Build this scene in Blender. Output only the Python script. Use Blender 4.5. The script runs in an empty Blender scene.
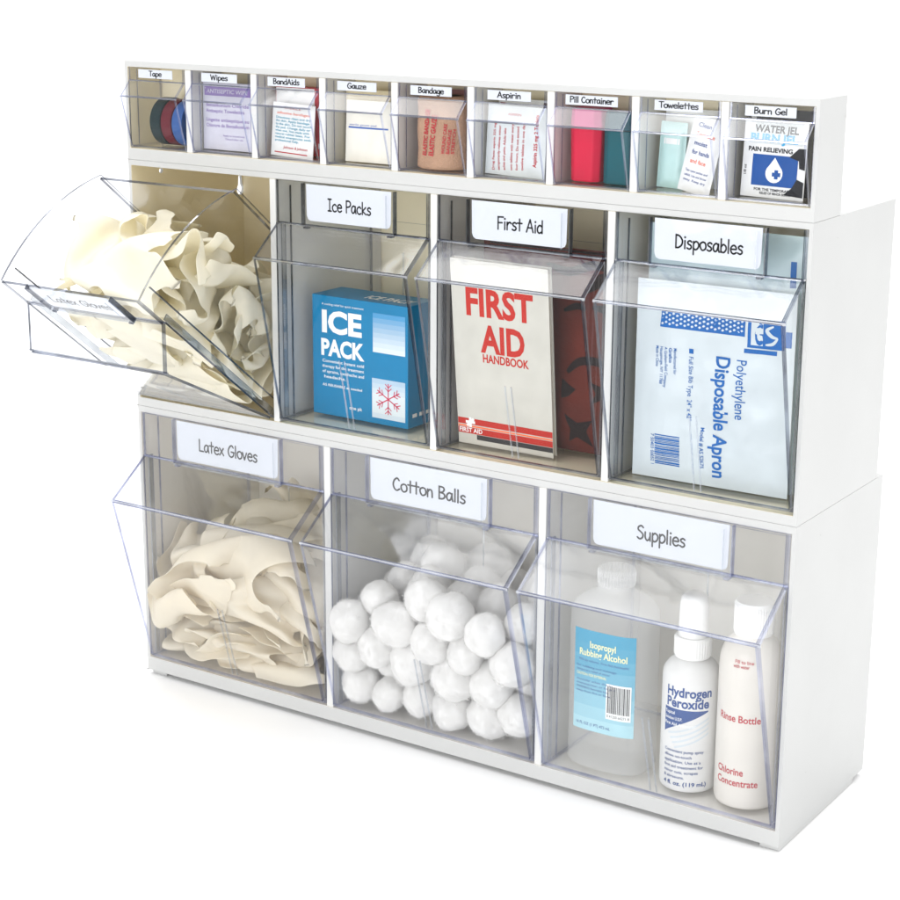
import bpy, bmesh, math, random
import numpy as np
from mathutils import Vector, noise, Matrix, Euler

S = bpy.context.scene
COL = S.collection
R = math.radians

# ------------------------------------------------------------------ camera, light, exposure
cam_d = bpy.data.cameras.new("camera")
cam = bpy.data.objects.new("camera", cam_d)
COL.objects.link(cam)
cam.location = (1.07685, -1.14612, 0.62861)
cam.rotation_euler = (1.301893, -0.005626, 0.586551)
cam_d.sensor_width = 36.0
cam_d.lens = 4.18946 * 18.0
cam_d.clip_start = 0.05
cam_d.clip_end = 200
S.camera = cam

w = bpy.data.worlds.new("World")
S.world = w
w.use_nodes = True
bg = w.node_tree.nodes.get("Background") or w.node_tree.nodes.new("ShaderNodeBackground")
bg.inputs[0].default_value = (1.0, 1.0, 1.0, 1)
bg.inputs[1].default_value = 0.56
S.view_settings.view_transform = 'Standard'
S.view_settings.look = 'None'
S.view_settings.exposure = 0.0
S.view_settings.gamma = 1.0
S.render.engine = 'CYCLES'
S.cycles.max_bounces = 18
S.cycles.diffuse_bounces = 10
S.cycles.glossy_bounces = 5
S.cycles.transmission_bounces = 8
S.cycles.transparent_max_bounces = 64
S.cycles.use_denoising = True
S.cycles.caustics_reflective = True
S.cycles.blur_glossy = 0.5
S.cycles.sample_clamp_indirect = 6.0
S.cycles.caustics_refractive = False


def softbox(name, loc, target, sx, sy, power, col=(1, 1, 1)):
    l = bpy.data.lights.new(name, 'AREA')
    l.shape = 'RECTANGLE'
    l.size = sx
    l.size_y = sy
    l.energy = power
    l.color = col
    o = bpy.data.objects.new(name, l)
    COL.objects.link(o)
    o.location = loc
    d = Vector(target) - Vector(loc)
    o.rotation_euler = d.to_track_quat('-Z', 'Y').to_euler()
    return o


softbox("softbox_front", (0.35, -2.4, 0.50), (0.3, 0, 0.28), 2.2, 0.95, 31.0)
softbox("softbox_overhead", (0.0, -0.5, 2.3), (0.3, -0.1, 0.0), 2.2, 2.2, 41.0)
softbox("backdrop_fill", (-0.6, 1.2, 3.4), (-0.6, 4.4, 0.6), 6.5, 1.2, 230.0)  # added fill light, out of view, turns the sheet behind white
softbox("softbox_side", (2.4, 0.0, 0.9), (0.55, 0.05, 0.25), 0.9, 0.9, 12.0)

# ------------------------------------------------------------------ materials
MATS = {}


def nt(name):
    m = bpy.data.materials.new(name)
    m.use_nodes = True
    t = m.node_tree
    t.nodes.clear()
    out = t.nodes.new("ShaderNodeOutputMaterial")
    return m, t, out


def solid(key, col, rough=0.45, var=0.04, scale=60.0, bump=0.0, bscale=400.0, spec=0.5, trans=0.0, sss=0.0, metal=0.0, thru=0.0):
    """Principled with a little mottling; trans mixes in a translucent lobe, thru a plain see-through lobe"""
    m, t, out = nt(key)
    N = t.nodes
    L = t.links.new
    p = N.new("ShaderNodeBsdfPrincipled")
    p.inputs['Roughness'].default_value = rough
    p.inputs['Specular IOR Level'].default_value = spec
    p.inputs['Metallic'].default_value = metal
    tc = N.new("ShaderNodeTexCoord")
    nz = N.new("ShaderNodeTexNoise")
    nz.inputs['Scale'].default_value = scale
    nz.inputs['Detail'].default_value = 5
    L(tc.outputs['Object'], nz.inputs['Vector'])
    rp = N.new("ShaderNodeValToRGB")
    rp.color_ramp.elements[0].position = 0.3
    rp.color_ramp.elements[1].position = 0.7
    lo = [max(0, c * (1 - var)) for c in col]
    hi = [min(1, c * (1 + var)) for c in col]
    rp.color_ramp.elements[0].color = (*lo, 1)
    rp.color_ramp.elements[1].color = (*hi, 1)
    L(nz.outputs['Fac'], rp.inputs['Fac'])
    L(rp.outputs['Color'], p.inputs['Base Color'])
    if bump:
        n2 = N.new("ShaderNodeTexNoise")
        n2.inputs['Scale'].default_value = bscale
        n2.inputs['Detail'].default_value = 4
        L(tc.outputs['Object'], n2.inputs['Vector'])
        b = N.new("ShaderNodeBump")
        b.inputs['Strength'].default_value = bump
        b.inputs['Distance'].default_value = 0.002
        L(n2.outputs['Fac'], b.inputs['Height'])
        L(b.outputs['Normal'], p.inputs['Normal'])
    sh = p.outputs[0]
    if trans:
        tr = N.new("ShaderNodeBsdfTranslucent")
        L(rp.outputs['Color'], tr.inputs['Color'])
        mx = N.new("ShaderNodeMixShader")
        mx.inputs[0].default_value = trans
        L(sh, mx.inputs[1])
        L(tr.outputs[0], mx.inputs[2])
        sh = mx.outputs[0]
    if thru:
        tp = N.new("ShaderNodeBsdfTransparent")
        mx = N.new("ShaderNodeMixShader")
        mx.inputs[0].default_value = thru
        L(sh, mx.inputs[1])
        L(tp.outputs[0], mx.inputs[2])
        sh = mx.outputs[0]
    L(sh, out.inputs['Surface'])
    MATS[key] = m
    return m


def clear(key, tint, gl_rough=0.03, base_refl=0.0, ior=1.49, glcol=(1, 1, 1), wave=0.0, tint2=None, milk=0.0):
    """thin clear sheet: straight-through light with a Fresnel mirror on top"""
    m, t, out = nt(key)
    N = t.nodes
    L = t.links.new
    tp = N.new("ShaderNodeBsdfTransparent")
    tp.inputs[0].default_value = (*tint, 1)
    if tint2:
        tc2 = N.new("ShaderNodeTexCoord")
        n3 = N.new("ShaderNodeTexNoise")
        n3.inputs['Scale'].default_value = 28
        n3.inputs['Detail'].default_value = 3
        L(tc2.outputs['Object'], n3.inputs['Vector'])
        rp = N.new("ShaderNodeValToRGB")
        rp.color_ramp.elements[0].position = 0.36
        rp.color_ramp.elements[1].position = 0.66
        rp.color_ramp.elements[0].color = (*tint, 1)
        rp.color_ramp.elements[1].color = (*tint2, 1)
        L(n3.outputs['Fac'], rp.inputs['Fac'])
        L(rp.outputs['Color'], tp.inputs[0])
    gl = N.new("ShaderNodeBsdfGlossy")
    gl.inputs['Color'].default_value = (*glcol, 1)
    gl.inputs['Roughness'].default_value = gl_rough
    geo = N.new("ShaderNodeNewGeometry")
    mr = N.new("ShaderNodeMapRange")
    mr.inputs['To Min'].default_value = ior
    mr.inputs['To Max'].default_value = 1 / ior
    L(geo.outputs['Backfacing'], mr.inputs['Value'])
    fr = N.new("ShaderNodeFresnel")
    L(mr.outputs[0], fr.inputs['IOR'])
    if wave:
        tc = N.new("ShaderNodeTexCoord")
        nz = N.new("ShaderNodeTexNoise")
        nz.inputs['Scale'].default_value = 22
        L(tc.outputs['Object'], nz.inputs['Vector'])
        b = N.new("ShaderNodeBump")
        b.inputs['Strength'].default_value = wave
        b.inputs['Distance'].default_value = 0.004
        L(nz.outputs['Fac'], b.inputs['Height'])
        L(b.outputs['Normal'], gl.inputs['Normal'])
    ad = N.new("ShaderNodeMath")
    ad.operation = 'ADD'
    ad.use_clamp = True
    ad.inputs[1].default_value = base_refl
    L(fr.outputs[0], ad.inputs[0])
    mx = N.new("ShaderNodeMixShader")
    L(ad.outputs[0], mx.inputs[0])
    L(tp.outputs[0], mx.inputs[1])
    L(gl.outputs[0], mx.inputs[2])
    sh = mx.outputs[0]
    if milk:
        df = N.new("ShaderNodeBsdfDiffuse")
        df.inputs[0].default_value = (0.9, 0.9, 0.92, 1)
        m2 = N.new("ShaderNodeMixShader")
        m2.inputs[0].default_value = milk
        L(sh, m2.inputs[1])
        L(df.outputs[0], m2.inputs[2])
        sh = m2.outputs[0]
    L(sh, out.inputs['Surface'])
    MATS[key] = m
    return m


solid('backdrop_paper', (0.94, 0.94, 0.94), 0.9, 0.003, 5)
solid('white_plastic', (0.54, 0.545, 0.54), 0.42, 0.022, 14, bump=0.05, bscale=900)
solid('white_plastic_lifted', (0.70, 0.70, 0.685), 0.42, 0.012, 25)  # lighter copy of the housing white, brightens the shaded dividers
solid('ivory_plastic', (0.90, 0.82, 0.61), 0.5, 0.05, 18)  # cream inner walls, set pale to lift brightness inside the compartments
solid('grey_ivory_plastic', (0.90, 0.87, 0.80), 0.5, 0.04, 18)  # bottom cabinet's inner walls, lightened further to brighten its inside
solid('pin_grey', (0.42, 0.42, 0.41), 0.5)
clear('clear_plastic', (0.99, 0.992, 0.994), 0.03, 0.0, ior=1.2, wave=0.08)
clear('clear_milky', (0.99, 0.992, 0.994), 0.03, 0.0, ior=1.25, wave=0.08, milk=0.035)
clear('clear_lip_haze', (0.985, 0.988, 0.992), 0.06, 0.05, ior=1.25, wave=0.15)  # lip panes, extra mirror weight puts in a whitish reflected haze
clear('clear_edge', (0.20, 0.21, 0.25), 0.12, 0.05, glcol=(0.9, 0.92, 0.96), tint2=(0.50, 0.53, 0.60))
clear('bead_glint', (0.46, 0.49, 0.56), 0.10, 0.34, glcol=(0.97, 0.98, 1.0), tint2=(0.82, 0.85, 0.92))  # narrow strips, mirror weight raised to put in bright edge highlights
clear('clear_grazing_dark', (0.66, 0.68, 0.71), 0.05, 0.03, tint2=(0.82, 0.84, 0.86))
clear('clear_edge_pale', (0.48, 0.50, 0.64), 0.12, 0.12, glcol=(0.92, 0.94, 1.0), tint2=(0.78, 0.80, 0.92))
clear('clear_rib', (0.80, 0.82, 0.86), 0.08, 0.12)
solid('card_white', (0.62, 0.65, 0.71), 0.6, 0.01)
solid('ink_black', (0.012, 0.012, 0.015), 0.55)
solid('ink_white', (0.82, 0.84, 0.84), 0.5, 0.01)
solid('latex', (0.90, 0.85, 0.73), 0.55, 0.05, 30, bump=0.10, bscale=120, trans=0.4)
solid('latex_pale', (0.93, 0.90, 0.79), 0.55, 0.05, 25, bump=0.10, bscale=120, trans=0.4)
solid('cotton', (0.83, 0.825, 0.815), 1.0, 0.01, 3, spec=0.0)

PAL = {
    'ice_blue': (0.0, 0.19, 0.40), 'ice_side': (0.0, 0.14, 0.36), 'ice_top': (0.03, 0.26, 0.50),
    'snow_red': (0.55, 0.02, 0.08),
    'book_cover': (0.54, 0.53, 0.48), 'book_pages': (0.66, 0.63, 0.54), 'book_red': (0.46, 0.022, 0.014),
    'book_orange': (0.85, 0.16, 0.05), 'pouch_red': (0.105, 0.018, 0.011), 'pouch_black': (0.018, 0.010, 0.010),
    'apron_film': (0.62, 0.69, 0.73), 'apron_blue': (0.006, 0.11, 0.38), 'apron_back': (0.55, 0.70, 0.76),
    'label_cyan': (0.02, 0.42, 0.62), 'label_yellow': (0.80, 0.80, 0.45), 'ink_navy': (0.01, 0.05, 0.25),
    'bottle_white': (0.72, 0.72, 0.71), 'bottle_cream': (0.69, 0.66, 0.61), 'perox_blue': (0.004, 0.055, 0.24),
    'perox_grey': (0.60, 0.66, 0.70), 'ink_red': (0.45, 0.015, 0.03), 'cap_white': (0.82, 0.82, 0.81),
    'tape_green': (0.006, 0.022, 0.026), 'tape_red': (0.11, 0.008, 0.018), 'tape_blue': (0.03, 0.09, 0.28),
    'tape_core': (0.6, 0.55, 0.45), 'foil_lilac': (0.56, 0.56, 0.66), 'ink_purple': (0.24, 0.17, 0.42),
    'packet_white': (0.74, 0.75, 0.76), 'packet_grey': (0.60, 0.64, 0.66), 'ink_teal': (0.03, 0.30, 0.45),
    'card_red': (0.45, 0.05, 0.07), 'gauze_cream': (0.70, 0.62, 0.44), 'gauze_white': (0.76, 0.74, 0.68),
    'ink_blue': (0.03, 0.10, 0.40), 'bandage_tan': (0.42, 0.25, 0.16), 'bandage_edge': (0.46, 0.28, 0.18),
    'box_mauve': (0.42, 0.20, 0.20),
    'pill_red': (0.58, 0.006, 0.045), 'pill_pink': (0.48, 0.035, 0.18), 'pill_teal': (0.0, 0.085, 0.11), 'pill_teal_top': (0.005, 0.07, 0.10),
    'packet_teal': (0.45, 0.66, 0.66), 'gel_black': (0.008, 0.009, 0.014), 'gel_blue': (0.004, 0.07, 0.30), 'gel_sky': (0.05, 0.38, 0.68),
    'shirt_brown': (0.10, 0.05, 0.04), 'ink_orange': (0.75, 0.18, 0.12),
}
PLAIN = {'book_cover': 0.5, 'cap_white': 0.4}
for k_, c_ in PAL.items():
    r_ = 0.42
    if k_.startswith('pouch'):
        solid(k_, c_, 0.7, 0.22, 40, bump=0.3, bscale=120, spec=0.05)
    elif k_.startswith('bandage'):
        solid(k_, c_, 0.85, 0.10, 60, bump=0.5, bscale=700)
    elif k_ == 'bottle_cream':
        solid(k_, c_, 0.35, 0.03, 30)
    elif k_ in ('apron_film', 'apron_back'):
        solid(k_, c_, 0.28, 0.06, 30, bump=0.25, bscale=45, trans=0.15)
    elif k_.startswith('packet') or k_.startswith('foil'):
        solid(k_, c_, 0.33, 0.06, 60, bump=0.3, bscale=120)
    else:
        solid(k_, c_, r_, 0.06, 50, spec=0.15)
solid('frosted_bottle', (0.86, 0.87, 0.87), 0.28, 0.02, 30, thru=0.78)


for k_ in ('latex', 'latex_pale'):
    t_ = MATS[k_].node_tree
    for n_ in t_.nodes:
        if n_.type == 'BUMP':
            src = n_.inputs['Height'].links[0].from_node
            src.noise_type = 'RIDGED_MULTIFRACTAL'
            src.inputs['Scale'].default_value = 42
            src.inputs['Detail'].default_value = 2
            src.normalize = True
            n_.inputs['Strength'].default_value = 0.35
            n_.inputs['Distance'].default_value = 0.003


def lerp(a, b, t):
    return tuple(x + (y - x) * t for x, y in zip(a, b))


for i in range(8):
    solid('ice_fade_%d' % i, lerp((0.01, 0.26, 0.55), (0.70, 0.76, 0.78), (i + .5) / 8), 0.42, 0.03)
    solid('cyan_fade_%d' % i, lerp((0.005, 0.28, 0.46), (0.36, 0.62, 0.70), (i / 7) ** 1.5), 0.42, 0.03)

# ------------------------------------------------------------------ text
_tc = {}


def font_geom(s, bold=0.0):
    k = (s, bold)
    if k in _tc:
        return _tc[k]
    c = bpy.data.curves.new("writing", 'FONT')
    c.body = s
    c.size = 1.0
    c.offset = bold
    c.resolution_u = 3
    o = bpy.data.objects.new("writing", c)
    COL.objects.link(o)
    bpy.context.view_layer.update()
    me = bpy.data.meshes.new_from_object(o.evaluated_get(bpy.context.evaluated_depsgraph_get()))
    vs = [(v.co.x, v.co.y) for v in me.vertices]
    fs = [tuple(p.vertices) for p in me.polygons]
    bpy.data.meshes.remove(me)
    bpy.data.objects.remove(o)
    bpy.data.curves.remove(c)
    _tc[k] = (vs, fs)
    return _tc[k]


_capv, _ = font_geom("H")
CAP = max(v[1] for v in _capv) or 0.7

G = {  # hand-lettering: strokes; 'l' straight, 'c' smooth, 'd' dot
 'I': (.46, ['l 0,1 .36,1', 'l .18,1 .18,0', 'l 0,0 .36,0']),
 'c': (.56, ['c .45,.5 .3,.62 .1,.5 .03,.3 .12,.08 .3,0 .46,.08']),
 'e': (.58, ['c .05,.33 .28,.34 .48,.36 .42,.55 .26,.63 .08,.5 .03,.28 .12,.07 .3,0 .48,.1']),
 'P': (.62, ['l .08,0 .08,1', 'c .08,.98 .4,.98 .55,.76 .42,.54 .08,.46']),
 'a': (.60, ['c .44,.52 .25,.63 .06,.45 .04,.2 .16,.02 .34,.12 .44,.5', 'c .45,.6 .45,.28 .52,0']),
 'k': (.56, ['l .06,1 .06,0', 'l .42,.6 .08,.28 .46,0']),
 's': (.50, ['c .4,.55 .25,.63 .08,.52 .14,.37 .33,.28 .38,.12 .22,0 .03,.07']),
 'F': (.60, ['l .08,1 .08,0', 'l .08,.98 .55,1', 'l .08,.52 .45,.54']),
 'i': (.26, ['l .1,.6 .1,0', 'd .1,.86']),
 'r': (.50, ['l .06,.6 .06,0', 'c .06,.35 .18,.55 .32,.61 .42,.52']),
 't': (.48, ['l .2,.95 .2,.02', 'l 0,.62 .42,.62']),
 'A': (.70, ['l 0,0 .32,1 .6,0', 'l .1,.35 .52,.35']),
 'd': (.60, ['c .44,.5 .24,.62 .05,.42 .05,.15 .2,0 .44,.12', 'l .46,1 .46,0']),
 'D': (.72, ['l .07,1 .07,0', 'c .07,.98 .35,.92 .6,.6 .55,.25 .3,.04 .07,.02']),
 'p': (.58, ['l .06,.6 .06,-.38', 'c .06,.45 .25,.62 .45,.5 .48,.25 .35,.05 .18,0 .06,.12']),
 'o': (.58, ['c .25,.62 .06,.5 .03,.28 .14,.05 .28,0 .46,.12 .5,.35 .42,.56 .25,.62']),
 'b': (.58, ['l .06,1 .06,0', 'c .06,.4 .25,.6 .46,.45 .46,.2 .28,0 .06,.06']),
 'l': (.24, ['l .08,1 .08,0']),
 'L': (.58, ['l .08,1 .08,.02 .5,.02']),
 'x': (.54, ['l .02,.6 .44,0', 'l .42,.6 .02,0']),
 'G': (.74, ['c .58,.82 .42,.98 .2,.85 .05,.5 .12,.15 .35,0 .58,.15 .62,.42', 'l .36,.44 .66,.42']),
 'v': (.52, ['l 0,.6 .2,0 .42,.6']),
 'C': (.66, ['c .52,.82 .36,.98 .14,.8 .04,.45 .14,.12 .34,0 .56,.14']),
 'n': (.56, ['l .06,.6 .06,0', 'c .06,.38 .2,.58 .36,.56 .42,.35 .43,0']),
 'B': (.64, ['l .07,1 .07,0', 'c .07,.98 .38,.95 .46,.75 .3,.56 .07,.52', 'c .07,.52 .42,.46 .52,.24 .36,.05 .07,.01']),
 'S': (.62, ['c .5,.88 .34,1 .12,.88 .1,.68 .3,.54 .48,.36 .44,.12 .24,0 .04,.1']),
 'u': (.58, ['c .05,.6 .06,.2 .2,0 .36,.1 .43,.3', 'l .44,.6 .46,0']),
 'T': (.66, ['l 0,.98 .62,.98', 'l .31,.98 .31,0']),
 'W': (.96, ['l 0,1 .2,0 .42,.85 .64,0 .85,1']),
 'w': (.76, ['l 0,.6 .17,0 .33,.5 .5,0 .66,.6']),
 'z': (.54, ['l .02,.58 .42,.58 .03,.02 .45,.02']),
 'g': (.56, ['c .43,.52 .24,.62 .05,.45 .06,.18 .2,.04 .36,.14 .44,.5', 'c .45,.6 .46,.1 .4,-.25 .22,-.36 .03,-.25']),
 ' ': (.36, []),
}


def catmull(pts, n=6):
    P = [pts[0]] + pts + [pts[-1]]
    out = []
    for i in range(1, len(P) - 2):
        p0, p1, p2, p3 = P[i - 1], P[i], P[i + 1], P[i + 2]
        for k in range(n):
            t = k / n
            out.append(tuple(0.5 * ((2 * p1[d]) + (-p0[d] + p2[d]) * t + (2 * p0[d] - 5 * p1[d] + 4 * p2[d] - p3[d]) * t * t + (-p0[d] + 3 * p1[d] - 3 * p2[d] + p3[d]) * t ** 3) for d in (0, 1)))
    out.append(pts[-1])
    return out


def hand_geom(s, wgt=0.07):
    vs, fs = [], []
    x = 0.0
    rnd = random.Random(s)
    for ch in s:
        adv, strokes = G[ch]
        dy = rnd.uniform(-.015, .015)
        for st in strokes:
            kind, rest = st[0], st[2:]
            pts = [tuple(map(float, q.split(','))) for q in rest.split()]
            if kind == 'c':
                pts = catmull(pts)
            pts = [(px + x, py + dy) for px, py in pts]
            for i in range(len(pts)):
                px, py = pts[i]
                b = len(vs)
                rr = wgt * (1.35 if kind == 'd' else 1.0)
                vs += [(px + rr * math.cos(a * math.tau / 8), py + rr * math.sin(a * math.tau / 8)) for a in range(8)]
                fs.append(tuple(range(b, b + 8)))
                if i + 1 < len(pts):
                    qx, qy = pts[i + 1]
                    d = math.hypot(qx - px, qy - py) or 1e-9
                    nx, ny = -(qy - py) / d * wgt, (qx - px) / d * wgt
                    b = len(vs)
                    vs += [(px - nx, py - ny), (qx - nx, qy - ny), (qx + nx, qy + ny), (px + nx, py + ny)]
                    fs.append((b, b + 1, b + 2, b + 3))
        x += adv
    return vs, fs, x - .1


# ------------------------------------------------------------------ mesh builder (millimetres in, metres out)
class MB:
    def __init__(self):
        self.v, self.f, self.m, self.s, self.keys = [], [], [], [], []

    def add(self, vs, fs, mat, smooth=False):
        if mat not in self.keys:
            self.keys.append(mat)
        k = self.keys.index(mat)
        b = len(self.v)
        self.v += [tuple(p) for p in vs]
        for f in fs:
            self.f.append(tuple(b + i for i in f))
            self.m.append(k)
            self.s.append(smooth)

    def box(self, x0, x1, y0, y1, z0, z1, mat, M=None):
        vs = [(x, y, z) for x in (x0, x1) for y in (y0, y1) for z in (z0, z1)]
        if M is not None:
            vs = [tuple(M @ Vector(p)) for p in vs]
        self.add(vs, [(0, 1, 3, 2), (4, 6, 7, 5), (0, 4, 5, 1), (2, 3, 7, 6), (0, 2, 6, 4), (1, 5, 7, 3)], mat)

    def prism(self, poly, axis, a0, a1, mface, medge=None):
        """poly (2D) extruded along axis 'x' (poly = y,z) or 'y' (poly = x,z) or 'z' (poly = x,y)"""
        n = len(poly)
        def P(q, a):
            return (a, q[0], q[1]) if axis == 'x' else (q[0], a, q[1]) if axis == 'y' else (q[0], q[1], a)
        vs = [P(q, a0) for q in poly] + [P(q, a1) for q in poly]
        self.add(vs, [tuple(range(n))[::-1], tuple(range(n, 2 * n))], mface)
        self.add(vs, [(i, (i + 1) % n, n + (i + 1) % n, n + i) for i in range(n)], medge or mface)

    def slab(self, p, q, th, x0, x1, mface, medge):
        """thin sheet whose profile runs from p to q in (y,z), thickness th to the right of p->q, extruded along x"""
        d = math.hypot(q[0] - p[0], q[1] - p[1])
        nx, nz = (q[1] - p[1]) / d * th, -(q[0] - p[0]) / d * th
        poly = [p, q, (q[0] + nx, q[1] + nz), (p[0] + nx, p[1] + nz)]
        vs = [(x0, *a) for a in poly] + [(x1, *a) for a in poly]
        self.add(vs, [(0, 1, 5, 4), (2, 3, 7, 6)], mface)
        self.add(vs, [(1, 2, 6, 5), (3, 0, 4, 7), (0, 3, 2, 1), (4, 5, 6, 7)], medge)

    def lathe(self, prof, cx, cy, mat, seg=40, sx=1.0, sy=1.0, smooth=True, closed=True):
        vs = []
        for r, z in prof:
            for k in range(seg):
                a = math.tau * k / seg
                vs.append((cx + r * sx * math.cos(a), cy + r * sy * math.sin(a), z))
        fs = []
        for i in range(len(prof) - 1):
            for k in range(seg):
                k2 = (k + 1) % seg
                fs.append((i * seg + k, i * seg + k2, (i + 1) * seg + k2, (i + 1) * seg + k))
        self.add(vs, fs, mat, smooth)
        if closed:
            n = len(prof) - 1
            self.add(vs, [tuple(range(seg))[::-1], tuple(range(n * seg, n * seg + seg))], mat)

    def sheet(self, fn, u0, u1, v0, v1, mat, nu=1, nv=1, smooth=True, flip=False):
        vs = [fn(u0 + (u1 - u0) * i / nu, v0 + (v1 - v0) * j / nv) for j in range(nv + 1) for i in range(nu + 1)]
        fs = []
        for j in range(nv):
            for i in range(nu):
                a = j * (nu + 1) + i
                q = (a, a + 1, a + nu + 2, a + nu + 1)
                fs.append(q[::-1] if flip else q)
        self.add(vs, fs, mat, smooth)

    def flat(self, fn, vs, fs, mat):
        self.add([fn(*p) for p in vs], fs, mat)

    def write(self, fn, s, u, v, cap, mat, bold=0.0, xs=1.0, align='l', rot=0.0, width=None, shear=0.0):
        vs, fs = font_geom(s, bold)
        if not vs:
            return
        k = cap / CAP
        w0 = max(p[0] for p in vs)
        if width:
            xs = width / (w0 * k)
        off = {'l': 0, 'c': -w0 / 2, 'r': -w0}[align]
        c, sn = math.cos(R(rot)), math.sin(R(rot))
        P = []
        for x, y in vs:
            a, b = (x + off + shear * y) * k * xs, y * k
            P.append(fn(u + a * c - b * sn, v + a * sn + b * c))
        self.add(P, fs, mat)

    def hand(self, fn, s, u, v, cap, width, mat='ink_black', wgt=0.07):
        vs, fs, w0 = hand_geom(s, wgt)
        kx = width / w0
        self.add([fn(u + (x - w0 / 2) * kx, v + y * cap) for x, y in vs], fs, mat)

    def build(self, name, parent=None, loc=None, bevel=0.0, auto=None):
        me = bpy.data.meshes.new(name)
        me.from_pydata([(a * .001, b * .001, c * .001) for a, b, c in self.v], [], self.f)
        for k in self.keys:
            me.materials.append(MATS[k])
        me.polygons.foreach_set('material_index', self.m)
        me.polygons.foreach_set('use_smooth', self.s)
        me.update()
        o = bpy.data.objects.new(name, me)
        COL.objects.link(o)
        if parent is not None:
            o.parent = parent
        if loc:
            o.location = [c * .001 for c in loc]
        if bevel:
            b = o.modifiers.new("bevel", 'BEVEL')
            b.width = bevel * .001
            b.segments = 2
            b.limit_method = 'ANGLE'
        return o


def tag(o, label=None, cat=None, group=None, kind=None):
    for k, v in (('label', label), ('category', cat), ('group', group), ('kind', kind)):
        if v:
            o[k] = v
    return o


def thing(name, label, cat, loc, rot=(0, 0, 0), group=None):
    o = bpy.data.objects.new(name, None)
    o.empty_display_size = 0.02
    COL.objects.link(o)
    o.location = [c * .001 for c in loc]
    o.rotation_euler = [R(a) for a in rot]
    return tag(o, label, cat, group)


# ------------------------------------------------------------------ setting: a white seamless sheet
g = MB()
gv = []
nx_ = 24
def sweep(u, v):
    # v runs back along the sheet: flat, then a wide curve, then upright
    rad, flat = 2500.0, 2500.0
    if v <= flat:
        return (u, v, -4.5)
    a = (v - flat) / rad
    if a <= math.pi / 2:
        return (u, flat + rad * math.sin(a), -4.5 + rad * (1 - math.cos(a)))
    return (u, flat + rad, -4.5 + rad + (v - flat - rad * math.pi / 2))
g.sheet(sweep, -6000, 5000, -3000, 2500, 'backdrop_paper', 1, 1)
g.sheet(sweep, -6000, 5000, 2500, 2500 + 2500 * math.pi / 2 + 1500, 'backdrop_paper', 1, 40)
tag(g.build('backdrop'), kind='structure')

# ------------------------------------------------------------------ cabinets
W = 600.0
H1, H2, H3 = 79.4, 207.2, 239.5
D1, D2, D3 = 44.9, 147.0, 159.6


def ring_loop(bm, pts):
    vs = [bm.verts.new(p) for p in pts]
    return [bm.edges.new((vs[i], vs[(i + 1) % len(vs)])) for i in range(len(vs))]


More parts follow.
